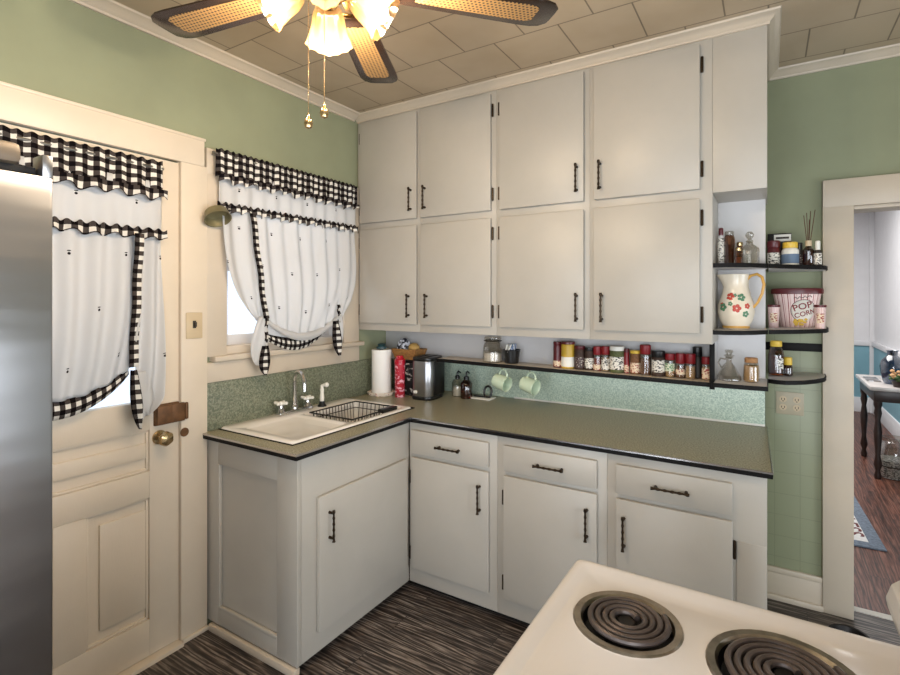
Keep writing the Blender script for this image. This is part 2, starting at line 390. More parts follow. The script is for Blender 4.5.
# crown mouldings
def crown(z1, pr, h): return [(0, z1-h), (pr*.18, z1-h), (pr*.22, z1-h*.8), (pr*.45, z1-h*.6), (pr*.62, z1-h*.32), (pr*.9, z1-h*.2), (pr*.95, z1-h*.05), (pr, z1-.001), (0, z1-.001)]
struct(MB().sweep(crown(H, .066, .044), [(0, NY), (0, FY-.04)]).build('trim_1', 'trim_paint'))
struct(MB().sweep(crown(H, .05, .044), [(0, FY), (2.236, FY), (2.236, YB)]).build('trim_2', 'trim_paint'))
struct(MB().sweep(crown(H, .05, .044), [(2.236, YB), (RX, YB)]).build('trim_3', 'trim_paint'))

# right part of the back wall: tile wainscot, black band, baseboard, doorway casing
struct(MB().box(2.229, 2.468, YB-.006, YB, .0, 1.365, .001).build('trim_4', 'wainscot_tile'))
struct(MB().box(2.229, 2.468, YB-.010, YB-.004, 1.272, 1.313, .002).build('trim_5', 'black_edge'))
b = MB(); b.box(2.229, 2.468, YB-.022, YB-.005, 0, .135, .002); b.box(2.229, 2.468, YB-.026, YB-.005, .135, .165, .006); b.box(2.229, 2.47, YB-.04, YB-.02, 0, .03, .008)
struct(b.build('baseboard_back', 'trim_paint'))
b = MB(); b.box(2.466, 2.587, YB-.03, YB, 0, 2.113, .003); b.box(3.42, 3.54, YB-.03, YB, 0, 2.113, .003); b.box(2.466, 3.54, YB-.032, YB, 1.98, 2.113, .003)
b.box(2.567, 2.587, YB-.005, .215, 0, 1.98, .002); b.box(3.42, 3.44, YB-.005, .215, 0, 1.98, .002); b.box(2.567, 3.44, YB-.005, .215, 1.965, 1.985, .002)
struct(b.build('door_2', 'trim_paint'))
struct(MB().box(2.587, 3.42, .135, .175, -.02, .006, .002).build('trim_6', 'wall_grey'))

# ------------------------------------------------------------------ room beyond the doorway
struct(MB().box(.6, 3.6, .13, 6.0, -.1, 0, 0).build('floor_beyond', 'floor_redwood'))
struct(MB().box(.6, 3.6, .19, 6.0, H, H+.1, 0).build('ceiling_beyond', 'wall_white'))
def twotone(nm, x0, x1, y0, y1, rail):
    struct(MB().box(x0, x1, y0, y1, 0, H, 0).build(nm, 'wall_white'))
    x, X, y, Y_ = rail
    o = MB().box(x, X, y, Y_, .0, .90, .001).build(nm.replace('wall', 'trim')+'_wainscot', 'wall_blue'); struct(o)
twotone('wall_beyond_right', 3.45, 3.6, .19, 6.0, (3.44, 3.455, .19, 5.8))
twotone('wall_beyond_back', .6, 3.45, 5.8, 6.0, (.6, 3.45, 5.79, 5.805))
struct(MB().box(.45, .6, .19, 6.0, 0, H, 0).build('wall_beyond_left', 'wall_white'))
b = MB(); b.box(3.415, 3.45, .19, 5.8, .90, .965, .006); b.box(.6, 3.45, 5.765, 5.8, .90, .965, .006); struct(b.build('trim_7', 'wall_white'))
b = MB(); b.box(3.425, 3.45, .19, 5.8, 0, .2, .006); b.box(.6, 3.45, 5.775, 5.8, 0, .2, .006); struct(b.build('baseboard_beyond', 'wall_white'))
struct(MB().box(3.40, 3.45, 5.74, 5.80, .0, H, .004).build('trim_8', 'wall_white'))

# ------------------------------------------------------------------ door in the left wall
b = MB(); xo, xi = .008, -.035
dl, dr, dt = -2.576, -1.755, 2.14
for y0, y1, z0, z1 in ((dl, -2.46, .018, dt), (-1.879, dr, .018, dt), (-2.46, -1.879, .018, .172), (-2.225, -2.117, .172, .69), (-2.46, -1.879, .69, .803), (-2.46, -1.879, .978, 1.10), (-2.46, -1.879, 2.0, dt)):
    b.box(xi, xo, y0, y1, z0, z1, .0015)
for y0, y1, z0, z1 in ((-2.46, -2.225, .172, .69), (-2.117, -1.879, .172, .69), (-2.46, -1.879, .803, .978)):
    b.box(xi, xo-.016, y0-.004, y1+.004, z0-.004, z1+.004, 0)
    # sloping raised field
    q = .05 if z1-z0 > .3 else .055
    b.box(xi, xo-.006, y0+q, y1-(.012 if y1 > -2 else q), z0+q, z1-q, .004)
    for w_, (yy0, yy1, zz0, zz1) in enumerate(((y0, y1, z0, z0+.012), (y0, y1, z1-.012, z1), (y0, y0+.012, z0, z1), (y1-.012, y1, z0, z1))):
        b.box(xi, xo-.007, yy0, yy1, zz0, zz1, .004)
door = struct(b.build('door_1', 'door_paint'))
g = MB().box(-.018, -.012, -2.47, -1.87, 1.09, 2.01, 0).build('door_glass', 'window_glass', door)
b = MB(); Rm = Matrix.Translation((xo, -1.838, .938)) @ Matrix.Rotation(PI/2, 4, 'Y')
b.lathe([(0, 0), (.031, 0), (.030, .006), (.012, .010), (.011, .026), (.020, .034), (.029, .044), (.031, .054), (.026, .064), (.014, .069), (0, .070)], mat=Rm, seg=24, fl=lambda r, z, a: r*(1+.05*math.cos(6*a)*(z > .03)))
b.build('door_knob', 'brass', door)
b = MB(); b.box(xo, xo+.03, -1.861, -1.7565, .995, 1.075, .004); b.box(xo, xo+.012, -1.864, -1.7565, .99, 1.08, .003); b.box(.0268, .0385, -1.80, -1.740, .994, 1.076, .004); b.build('rim_lock', 'rust_brown', door)
# casing
b = MB()
b.box(0, .026, -1.751, -1.627, 0, 2.146, .002); b.box(0, .026, -2.70, -2.58, 0, 2.146, .002)
b.box(0, .026, -2.70, -1.64, 2.146, 2.268, .003); b.box(-.13, .004, -1.754, -1.749, 0, 2.146, 0); b.box(-.13, -.045, -1.775, -1.751, 0, 2.146, .001)
b.box(0, .03, -2.71, -1.635, 2.262, 2.275, .003)
b.box(.024, .038, -1.751, -1.627, 0, .02, .004)
cas = struct(b.build('trim_9', 'door_paint'))
b = MB(); b.box(.0262, .040, -1.7392, -1.724, .998, 1.074, .006); b.cyl((0, 0, 0), .020, .006, 18, .002, mat=Matrix.Translation((.0255, -1.738, .94)) @ Matrix.Rotation(PI/2, 4, 'Y'))
b.build('lock_keeper', 'rust_brown', cas)
struct(MB().box(-.14, .05, -2.58, -1.751, -.02, .016, .004).build('trim_10', 'door_paint'))

# ------------------------------------------------------------------ window over the sink
b = MB()
b.box(0, .022, -1.627, wy0, 1.262, wz1, .002); b.box(0, .022, wy1, -.585, 1.262, wz1, .002); b.box(0, .022, -1.627, -.585, wz1, 2.24, .002)
b.box(0, .024, -1.632, -.585, 1.143, 1.235, .002); b.box(0, .014, -1.632, -.575, 1.135, 1.148, .002)
b.box(-.13, .001, wy0+.0005, wy0+.012, wz0+.004, wz1-.001, 0); b.box(-.13, .001, wy1-.012, wy1-.0005, wz0+.004, wz1-.001, 0); b.box(-.129, .0005, wy0+.013, wy1-.013, wz1-.012, wz1-.0005, 0)
win = struct(b.build('window_1', 'trim_paint'))
b = MB(); b.box(-.12, .048, -1.60, -.56, 1.238, 1.264, .006); b.box(-.128, .006, wy0+.001, wy1-.001, 1.2645, wz0+.003, .002); b.build('window_sill', 'trim_paint', win)
b = MB(); xs0, xs1 = -.085, -.05
for z0, z1, q in ((wz0, 1.72, 0), (1.68, wz1-.01, -.036)):
    b.box(xs0+q, xs1+q, wy0+.0553, wy1-.0553, z0, z0+.055, .002); b.box(xs0+q, xs1+q, wy0+.0553, wy1-.0553, z1-.045, z1, .002)
    b.box(xs0+q, xs1+q, wy0+.0125, wy0+.055, z0, z1, .002); b.box(xs0+q, xs1+q, wy1-.055, wy1-.0125, z0, z1, .002)
b.build('window_sash', 'panel_white', win)
MB().box(-.07, -.066, wy0+.05, wy1-.05, wz0+.05, 1.69, 0).build('pane', 'window_glass', win); MB().box(-.105, -.101, wy0+.05, wy1-.05, 1.71, wz1-.04, 0).build('pane', 'window_glass', win)

# ------------------------------------------------------------------ curtains
def curtain_band(y0, y1, zt, zb, x, amp, per, scal=0, hdr=.006, n=160, ph=0, full=.92, flare=0):
    def f(u, v):
        y = y0+(y1-y0)*u; s = 2*PI*y/per+ph
        w = math.sin(s)+.45*math.sin(s*.53+1.3)
        z = zt+(zb-zt)*v
        z += hdr*math.sin(s*1.7+.6)*(1-v)**3 + scal*(math.sin(s*1.0+.4)+.5*math.sin(s*.41))*v**2
        return (x+amp*w*(.4+.6*v)+flare*v, y, z)
    m = MB(); m.grid(n, 10, f, lambda u, v: (u*(y1-y0)*full, v*(zt-zb))); return m

# window curtain ----------------------------------------------------
cw = thing('curtain', 'white balloon curtain with black gingham valance hung at the sink window', 'curtain', (.06, -1.12, 1.2))
curtain_band(-1.605, -.65, 2.238, 2.108, .062, .007, .055, .004, .004, 220).build('valance', 'gingham', cw, thick=.0015)
curtain_band(-1.60, -.652, 2.118, 2.086, .084, .012, .075, .009, 0, 240, .5).build('valance_ruffle', 'gingham', cw, thick=.0015)
curtain_band(-1.585, -.656, 2.16, 1.955, .052, .006, .085, .002, 0, 140, 1.).build('upper_panel', 'curtain_white', cw, thick=.001)
curtain_band(-1.61, -.648, 1.985, 1.948, .074, .012, .060, .007, .006, 260, 2.).build('ruffle', 'gingham', cw, thick=.0015)
TL, TR, TZW = -1.352, -.822, 1.436      # the two tie points
def sagz(u): return TZW-.108*math.sin(PI*min(max(u, 0), 1))**.85
def body(u, v):
    yt = -1.572+(.916)*u
    uu = min(max((u-.16)/.70, 0), 1)
    yb = TL-.012+(TR+.012-(TL-.012))*uu; zb = sagz(uu)
    if u < .16: yb = TL-.040+.028*(u/.16); zb = TZW-.01
    if u > .86: yb = TR+.012+.026*((u-.86)/.14); zb = TZW-.01
    e_ = 1.5+2.2*(abs(u-.5)*2)**2
    y = yt+(yb-yt)*v**e_; z = 1.962+(zb-1.962)*v
    x = .05+.034*math.sin(PI*v**1.4)*(.5+.5*math.sin(PI*u)) + .012*math.sin(2*PI*u*9+v*1.5)*(1-.4*v)+.007*math.sin(2*PI*u*4.3+2)
    d = min(abs(uu-0), abs(uu-1))
    x += .012*v*v + .010*math.sin(26*(u-.5)*(1+2*v)+6*v)*v**3*(1 if .16 < u < .86 else .3)
    return (max(x, .03), y, z)
m = MB(); m.grid(150, 50, body, lambda u, v: (u*.95, v*.63)); m.build('swag_panel', 'curtain_white', cw, thick=.001)
def hem(u, v):
    a = 2*PI*v; r = .009+.011*math.sin(PI*u)
    return (.078+r*math.cos(a), TL+(TR-TL)*u, sagz(u)+r*1.1*math.sin(a))
m = MB(); m.grid(50, 10, hem, lambda u, v: (.01+u*.04, .01+v*.02)); m.build('swag_hem', 'curtain_white', cw)
def under(u, v):
    y = -1.345+.47*u; zt = sagz((y-TL)/(TR-TL)); zb = 1.372-.07*math.sin(PI*u)+.02*u
    return (.050+.006*math.sin(PI*v), y, zt+.005+(min(zb, zt)-zt-.01)*v)
m = MB(); m.grid(40, 6, under, lambda u, v: (.01+u*.06, .01+v*.05)); m.build('lining', 'curtain_white', cw, thick=.001)
def band_(u, v):
    y = -1.340+.44*u; zt = 1.360-.042*math.sin(PI*u)+.014*u
    return (.058+.010*math.sin(PI*v)+.003*math.sin(40*u), y, zt-v*.068*math.sin(PI*min(max(u*.90+.06, 0), 1))**.7)
m = MB(); m.grid(70, 8, band_, lambda u, v: (u*.5, v*.068)); m.build('swag_band', 'gingham', cw, thick=.0015)
def strip(y0, z0, y1, z1, w, x0, x1):
    def f(u, v):
        return (x0+(x1-x0)*v+.004*math.sin(14*v), y0+(y1-y0)*v+(u-.5)*w, z0+(z1-z0)*v)
    m = MB(); m.grid(4, 40, f, lambda u, v: (u*.036, v*abs(z1-z0))); return m
strip(-1.425, 1.955, TL, TZW, .034, .084, .092).build('tie_strip', 'gingham', cw, thick=.002)
strip(-.83, 1.50, TR, TZW-.04, .024, .080, .084).build('tie_strip', 'gingham', cw, thick=.002)
def tail(yc, zt, zb, w, x, lean=0, tip=True):
    def f(u, v):
        ww = w*(.25+1.0*math.sin(PI*min(v*.62+.08, 1)))*(1 if not tip else (1-v**6*.85))
        return (x+.014*math.sin(PI*u)+.006*math.sin(9*u+2*v), yc+lean*v+(u-.5)*ww, zt+(zb-zt)*v)
    return f
m = MB(); m.grid(14, 26, tail(TL-.015, TZW+.01, 1.205, .085, .082, -.035), lambda u, v: (u*.06, .01+v*.13)); m.build('tail', 'curtain_white', cw, thick=.0015)
m = MB(); m.grid(8, 24, tail(TL-.012, 1.30, 1.155, .062, .098, -.004), lambda u, v: (u*.06, v*.15)); m.build('tail_trim', 'gingham', cw, thick=.002)
m = MB(); m.grid(10, 20, tail(TR-.045, TZW-.03, 1.200, .070, .090, .028), lambda u, v: (u*.05, v*.20)); m.build('tail_trim', 'gingham', cw, thick=.002)
m = MB(); m.grid(8, 16, tail(TR+.004, TZW, 1.27, .045, .076, .004), lambda u, v: (u*.04, .01+v*.1)); m.build('tail', 'curtain_white', cw, thick=.0015)
strip(TL, TZW+.005, TL-.006, 1.27, .020, .096, .100).build('tie_strip', 'gingham', cw, thick=.002)
b = MB(); b.tube([(.055, -1.62, 2.215), (.055, -.64, 2.215)], .006); 
for y in (-1.60, -.66): b.tube([(.0225, y, 2.215), (.055, y, 2.215)], .005)
b.build('curtain_rod', 'aluminium', cw)

# door curtain -------------------------------------------------------
cd = thing('curtain', 'white tied-back curtain with black gingham frill on the panelled door', 'curtain', (.05, -2.15, 1.1))
curtain_band(-2.50, -1.845, 2.118, 1.985, .048, .008, .07, .005, .004, 170).build('valance', 'gingham', cd, thick=.0015)
curtain_band(-2.50, -1.835, 1.995, 1.955, .070, .012, .085, .009, 0, 190, .5).build('valance_ruffle', 'gingham', cd, thick=.0015)
curtain_band(-2.49, -1.845, 2.03, 1.80, .040, .006, .09, .002, 0, 110, 1.).build('upper_panel', 'curtain_white', cd, thick=.001)
curtain_band(-2.50, -1.835, 1.826, 1.785, .060, .012, .07, .007, .006, 210, 2.).build('ruffle', 'gingham', cd, thick=.0015)
TY, TZ = -1.985, 1.262
def bodyd(u, v):
    yt = -2.49+.565*u; yb = -2.46+(TY+2.46)*u
    zb = TZ-.100*math.sin(PI*u*.98)**.8 if u < 1 else TZ
    y = yt+(yb-yt)*v**1.5; z = 1.81+(zb-1.81)*v
    return (.04+.032*math.sin(PI*v**1.4)+.012*math.sin(2*PI*u*6+1.5*v)+.01*v, y, z)
m = MB(); m.grid(90, 40, bodyd, lambda u, v: (u*.57, v*.6)); m.build('swag_panel', 'curtain_white', cd, thick=.001)
def side(u, v):
    # free corner hanging beside the tie
    yl = -1.948-.030*v; yr = -1.845-.010*v
    if v > .9: q = (v-.9)/.1; yr -= .05*q*q; yl += .012*q
    z = 1.81+(1.060-1.81)*v+(.05*u-.02)*v*(v > .8)*0
    z += -.02*math.sin(PI*u)*v
    return (.036+.026*math.sin(PI*v**1.5)+(.009+.010*v)*math.sin(2*PI*u*1.7+1+v*2.5)+.016*v, yl+(yr-yl)*u, z)
m = MB(); m.grid(24, 46, side, lambda u, v: (.6+u*.1, v*.73)); m.build('side_panel', 'curtain_white', cd, thick=.001)
def bandd(u, v):
    y = -2.46+(TY+2.46)*u; zt = TZ-.102*math.sin(PI*u*.98)**.8+.004
    return (.045+.012*math.sin(PI*v), y, zt-v*(.072*(1-.55*u**4)))
m = MB(); m.grid(60, 6, bandd, lambda u, v: (u*.5, v*.07)); m.build('swag_band', 'gingham', cd, thick=.0015)
strip(-1.955, 1.80, TY+.002, 1.262, .036, .078, .086).build('tie_strip', 'gingham', cd, thick=.002)
m = MB(); m.grid(8, 20, tail(TY+.004, 1.250, 1.010, .042, .082, .022), lambda u, v: (u*.045, v*.22)); m.build('tail_trim', 'gingham', cd, thick=.002)
m = MB(); m.grid(8, 16, tail(TY+.040, 1.24, 1.06, .07, .066, .02), lambda u, v: (.02+u*.03, .02+v*.05)); m.build('tail', 'curtain_white', cd, thick=.0015)
b = MB(); b.tube([(.044, -2.51, 2.09), (.044, -1.84, 2.09)], .006)
for y in (-2.49, -1.86): b.tube([(.0085, y, 2.09), (.044, y, 2.09)], .005)
b.build('curtain_rod', 'aluminium', cd)

# light switch and metal dipper on the casing
sw = thing('light_switch', 'ivory toggle switch plate on the casing between door and window', 'switch', (.026, -1.692, 1.415))
b = MB(); b.box(.0262, .032, -1.732, -1.654, 1.355, 1.473, .003); b.build('wall_plate', 'ivory_plate', sw)
b = MB(); b.box(.032, .046, -1.699, -1.689, 1.408, 1.43, .002); b.box(.032, .0335, -1.702, -1.686, 1.402, 1.436, .0005); b.build('toggle', 'slot_dark', sw)
dp = thing('measuring_cup', 'round olive metal cup hanging beside the window curtain', 'cup', (.03, -1.61, 1.93))
Rm = Matrix.Translation((.075, -1.612, 1.925)) @ Matrix.Rotation(R(-10), 4, 'Z') @ Matrix.Rotation(R(148), 4, 'Y')
MB().lathe([(0, 0), (.040, .0), (.050, .006), (.058, .045), (.060, .047), (.056, .045), (.047, .009), (.038, .004), (0, .004)], (0, 0, -.02), 28, mat=Rm).build('bowl', 'olive_metal', dp)
MB().tube([(.090, -1.565, 1.945), (.085, -1.545, 1.953), (.030, -1.535, 1.962)], .005).build('handle', 'black_plastic', dp)

# ------------------------------------------------------------------ hardware
def pull(cx, cy, cz, L, vert, face):    # bar pull; face = outward unit vector (x,y)
    b = MB(); fx, fy = face
    ox, oy = cx+fx*.026, cy+fy*.026
    if vert: ax = (0, 0, 1)
    else: ax = (-fy, fx, 0) if abs(fy) < .5 else (1, 0, 0)
    def P(t, o=1): return (cx+fx*.026*o+ax[0]*t, cy+fy*.026*o+ax[1]*t, cz+ax[2]*t)
    n = 17; pts = [P(-L/2+L*i/(n-1)) for i in range(n)]
    rad = [.0042+.0022*(1 if i % 3 == 0 else 0)+(.0015 if i in (0, n-1, 1, n-2) else 0) for i in range(n)]
    b.tube(pts, rad, 8)
    for t in (-L/2+.014, L/2-.014): b.tube([P(t, -.04), P(t, 1)], [.007, .0045], 8)
    return b
def hinge(cx, cy, cz, h, face):
    b = MB(); fx, fy = face
    b.tube([(cx+fx*.004, cy+fy*.004, cz-h/2), (cx+fx*.004, cy+fy*.004, cz+h/2)], .0055, 8)
    b.ball((cx+fx*.004, cy+fy*.004, cz-h/2), .006, seg=8); b.ball((cx+fx*.004, cy+fy*.004, cz+h/2), .006, seg=8)
    return b

# ------------------------------------------------------------------ base cabinets along the back wall
base = [
 (.626, 1.145, (.648, 1.105), 1.061, 1, (.648, .6), 'white base cabinet in the corner, between sink cabinet and middle cabinet'),
 (1.145, 1.662, (1.185, 1.623), 1.582, 1, (1.185, .6), 'middle white base cabinet of the back run, partly behind the stove corner'),
 (1.662, 2.236, (1.702, 2.127), 1.736, -1, (2.127, .585), 'white base cabinet at the right end of the counter, mostly behind the stove')]
for i, (x0, x1, (d0, d1), hx, side_, (gx, _), lab) in enumerate(base):
    t = thing('base_cabinet', lab, 'cabinet', ((x0+x1)/2, -.5, 0), group='base cabinets along the back wall')
    b = MB(); b.box(x0+.0005, x1-.0005, BY, YF-.006, .042, .882, .001)
    if i == 2: b.box(x1-.003, x1, BY+.001, YF-.006, .042, .88, 0)
    b.build('carcass', 'cabinet_paint', t)
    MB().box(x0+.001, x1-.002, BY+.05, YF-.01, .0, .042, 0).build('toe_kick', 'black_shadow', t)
    if i == 2:
        MB().box(2.14, x1-.0006, BY-.0035, BY-.0005, .042, .632, .0015).build('stile', 'cabinet_paint', t)
    dr_ = MB().box(d0, d1, BY-.022, BY-.003, .728, .848, .004).build('drawer', 'cabinet_paint', t)
    pull((d0+d1)/2+(.01 if i < 2 else 0), BY-.022, .785, .14, False, (0, -1)).build('handle', 'bronze', dr_)
    dd = MB().box(d0, d1, BY-.022, BY-.003, .128, .706, .004).build('door', 'cabinet_paint', t)
    pull(hx, BY-.022, .575, .14, True, (0, -1)).build('handle', 'bronze', dd)
    for z in (.60, .20): hinge(gx+(-.006 if side_ == 1 else .006), BY-.006, z, .06, (0, -1)).build('hinge', 'bronze', t)

# sink cabinet along the left wall
SX, SY0 = .624, -1.621
t = thing('sink_cabinet', 'white sink base cabinet beside the door, with a panelled end', 'cabinet', (.31, -1.25, 0))
b = MB(); b.box(SX-.02, SX, SY0+.0235, BY-.002, .042, .882, .001); b.box(.1, .5, SY0+.016, SY0+.0225, .1, .78, 0); b.box(.002, SX-.021, SY0+.024, BY-.002, .042, .06, 0)
# end panel frame
for x0, x1, z0, z1 in ((.002, .098, .042, .882), (.502, SX, .042, .882), (.098, .502, .777, .882), (.098, .502, .042, .115)): b.box(x0, x1, SY0, SY0+.023, z0, z1, .001)
b.build('carcass', 'cabinet_paint', t)
b = MB()
for (xa, za, xb, zb) in ((.098, .112, .502, .130), (.096, .112, .110, .777)): b.box(xa, xb, SY0-.003, SY0+.016, za, zb, .006)
b.build('panel_moulding', 'cabinet_paint', t)
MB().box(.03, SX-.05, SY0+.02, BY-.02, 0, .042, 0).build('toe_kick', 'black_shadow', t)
MB().box(.042, SX-.004, SY0-.014, SY0+.02, 0, .034, .006).build('shoe_moulding', 'trim_paint', t)
dd = MB().box(SX+.003, SX+.022, -1.52, -.903, .132, .702, .004).build('door', 'cabinet_paint', t)
pull(SX+.022, -1.464, .568, .135, True, (1, 0)).build('handle', 'bronze', dd)
for z in (.60, .22): hinge(SX+.006, -.897, z, .06, (1, 0)).build('hinge', 'bronze', t)

# ------------------------------------------------------------------ countertop, sink, faucet
CT = .914
t = thing('countertop', 'L-shaped olive green laminate countertop with dark metal edge', 'countertop', (.65, -.88, CT))
cy0, cx0 = -.885, .647
ho = (.028, .512, -1.545, -.712)   # sink cut-out
b = MB()
b.box(.002, cx0, -1.645, ho[2], CT-.022, CT, 0); b.box(.002, ho[0], ho[2], ho[3], CT-.022, CT, 0); b.box(ho[1], cx0, ho[2], ho[3], CT-.022, CT, 0)
b.box(.002, cx0, ho[3], YF-.006, CT-.022, CT, 0); b.prism([(cx0, cy0), (2.25, cy0), (2.232, YF-.006), (cx0, YF-.006)], CT-.022, CT)
bmesh.ops.remove_doubles(b.bm, verts=b.bm.verts, dist=1e-5)
b.build('slab', 'counter_laminate', t)
ed = [(.003, -1.645), (cx0, -1.645), (cx0, cy0), (2.25, cy0), (2.232, YF-.006)]
MB().sweep([(0, CT-.024), (.004, CT-.024), (.005, CT-.007), (0, CT-.007)], ed).build('edge_band', 'black_edge', t)
MB().sweep([(0, CT-.007), (.006, CT-.007), (.006, CT-.001), (.004, CT+.0006), (0, CT+.0006)], ed).build('edge_trim', 'silver', t)

s = thing('sink', 'cream enamel double sink with a shallow left bowl, set in the counter', 'sink', (.27, -1.13, CT))
def sinkmesh():
    b = bmesh.new()
    X0, X1, Y0, Y1 = .012, .530, -1.562, -.698
    bowls = [(.13, .498, -1.515, -1.19, .02), (.135, .498, -1.165, -.745, .17)]
    zr = CT+.010
    def loop(x0, x1, y0, y1, r, z, n=6):
        pts = []
        for cx, cy, a0 in ((x1-r, y1-r, 0), (x0+r, y1-r, 90), (x0+r, y0+r, 180), (x1-r, y0+r, 270)):
            for k in range(n+1):
                a = R(a0+90*k/n); pts.append((cx+r*math.cos(a), cy+r*math.sin(a), z))
        return pts
    def bridge(A, B):
        n = len(A)
        for i in range(n): b.faces.new((A[i], A[(i+1) % n], B[(i+1) % n], B[i]))
    mk = lambda pts: [b.verts.new(p) for p in pts]
    # rim
    o0 = mk(loop(X0, X1, Y0, Y1, .03, CT-.001)); o1 = mk(loop(X0+.002, X1-.002, Y0+.002, Y1-.002, .028, CT+.006)); o2 = mk(loop(X0+.010, X1-.010, Y0+.010, Y1-.010, .02, zr))
    bridge(o0, o1); bridge(o1, o2)
    edges = []
    inner = []
    for x0, x1, y0, y1, d in bowls:
        i0 = mk(loop(x0, x1, y0, y1, .035, zr)); i1 = mk(loop(x0+.006, x1-.006, y0+.006, y1-.006, .032, zr-.006))
        i2 = mk(loop(x0+.016, x1-.016, y0+.016, y1-.016, .03, zr-d+.012)); i3 = mk(loop(x0+.045, x1-.045, y0+.045, y1-.045, .03, zr-d))
        bridge(i0, i1); bridge(i1, i2); bridge(i2, i3); b.faces.new(i3); inner.append(i0)
    b.edges.ensure_lookup_table()
    es = []
    for lp in [o2]+inner:
        for i in range(len(lp)):
            e = b.edges.get((lp[i], lp[(i+1) % len(lp)])); es.append(e)
    bmesh.ops.triangle_fill(b, use_beauty=True, use_dissolve=False, edges=es)
    bmesh.ops.recalc_face_normals(b, faces=b.faces)
    up = [f for f in b.faces if abs(f.normal.z) > .9 and abs(f.calc_center_median().z-zr) < .001]
    if up and sum(f.normal.z for f in up) < 0: bmesh.ops.reverse_faces(b, faces=b.faces)
    return b
m = MB(); sb = sinkmesh(); me = bpy.data.meshes.new('t'); sb.to_mesh(me); sb.free(); m.bm.from_mesh(me); bpy.data.meshes.remove(me)
m.build('basin', 'porcelain', s, smooth=50)
MB().sweep([(0, CT), (.004, CT), (.004, CT+.004), (0, CT+.004)], [(.010, -1.564), (.532, -1.564), (.532, -.696), (.010, -.696)]).build('sink_rim', 'black_edge', s)
MB().cyl((.32, -.955, CT-.158), .04, .004, 20).build('drain', 'chrome', s)

f = thing('faucet', 'chrome two-handle kitchen faucet with high spout behind the sink', 'faucet', (.075, -1.155, CT+.010))
zr = CT+.011
b = MB(); b.box(.055, .105, -1.275, -1.045, zr, zr+.022, .010); b.build('base_plate', 'chrome', f)
for y in (-1.250, -1.070):
    b = MB(); b.lathe([(0, 0), (.022, 0), (.018, .012), (.014, .022), (.014, .034), (0, .036)], (.08, y, zr+.02), 16); v = b.build('valve', 'chrome', f)
    b = MB(); b.ball((.08, y, zr+.063), .013, seg=12)
    for k in range(4):
        a = k*PI/2+.4; b.tube([(.08, y, zr+.063), (.08+.030*math.cos(a), y+.030*math.sin(a), zr+.066)], [.007, .008], 8); b.ball((.08+.031*math.cos(a), y+.031*math.sin(a), zr+.066), .0085, seg=8)
    b.build('handle', 'ceramic_white', v)
b = MB(); pts = [(.08, -1.16, zr+.02), (.08, -1.16, zr+.17)]
for k in range(1, 10):
    a = PI*k/10; pts.append((.08+.06-.06*math.cos(a), -1.16-.02*(1-math.cos(a)), zr+.17+.055*math.sin(a)))
pts += [(.20, -1.20, zr+.165), (.20, -1.20, zr+.13)]
b.tube(pts, [.014]+[.0105]*(len(pts)-3)+[.011, .012], 12); b.lathe([(.018, 0), (.018, .02), (.012, .03)], (.08, -1.16, zr+.015), 16); b.build('spout', 'chrome', f)
f = thing('sink_sprayer', 'white-handled side sprayer standing right of the faucet', 'sprayer', (.085, -.965, zr))
b = MB(); b.lathe([(0, 0), (.026, 0), (.024, .008), (.017, .014), (.016, .03), (0, .03)], (.085, -.965, zr-.001), 16); b.build('collar', 'black_plastic', f)
MB().lathe([(.012, .0), (.013, .02), (.010, .05), (.012, .07), (0, .075)], (.085, -.965, zr+.028), 14).build('grip', 'ceramic_white', f)
b = MB(); b.tube([(.085, -.965, zr+.095), (.085, -.965, zr+.115), (.105, -.958, zr+.122)], .010, 10); b.ball((.112, -.956, zr+.122), .014, seg=10); b.build('spray_head', 'ceramic_white', f)

# wire dish rack in the right-hand bowl
k = thing('dish_rack', 'dark wire dish rack sitting in the right sink bowl', 'dish rack', (.32, -.955, CT-.145))
b = MB(); ax0, ax1, ay0, ay1 = .165, .468, -1.130, -.775; zt, zl = CT+.014, CT-.10
b.tube([(ax0, ay0, zt), (ax1, ay0, zt), (ax1, ay1, zt), (ax0, ay1, zt)], .004, 8, True); b.tube([(ax0, ay0, zt-.035), (ax1, ay0, zt-.035), (ax1, ay1, zt-.035), (ax0, ay1, zt-.035)], .0025, 6, True)
b.build('rim_wire', 'black_plastic', k)
b = MB()
for i in range(1, 15):
    y = ay0+(ay1-ay0)*i/15; b.tube([(ax0, y, zt), (ax0+.01, y, zl), (ax1-.01, y, zl), (ax1, y, zt)], .0021, 6)
for i in range(1, 10):
    x = ax0+(ax1-ax0)*i/10; b.tube([(x, ay0, zt), (x, ay0+.01, zl), (x, ay1-.01, zl), (x, ay1, zt)], .0021, 6)
for x in (ax0+.03, ax1-.03):
    for y in (ay0+.03, ay1-.03): b.tube([(x, y, zl), (x, y, CT-.157)], .004, 6)
b.build('wire_basket', 'bronze', k)
MB().box(ax1-.03, ax1+.012, -.90, -.775, zt-.012, zt+.008, .005).build('cutlery_holder', 'black_plastic', k)
pl = thing('soap_dish', 'small pale dish lying in the wire rack', 'dish', (.25, -1.03, CT-.097))
MB().lathe([(0, 0), (.045, 0), (.07, .018), (.073, .020), (.069, .020), (.044, .004), (0, .004)], (.255, -1.03, CT-.0975), 20, sy=.8).build('plate', 'porcelain', pl)

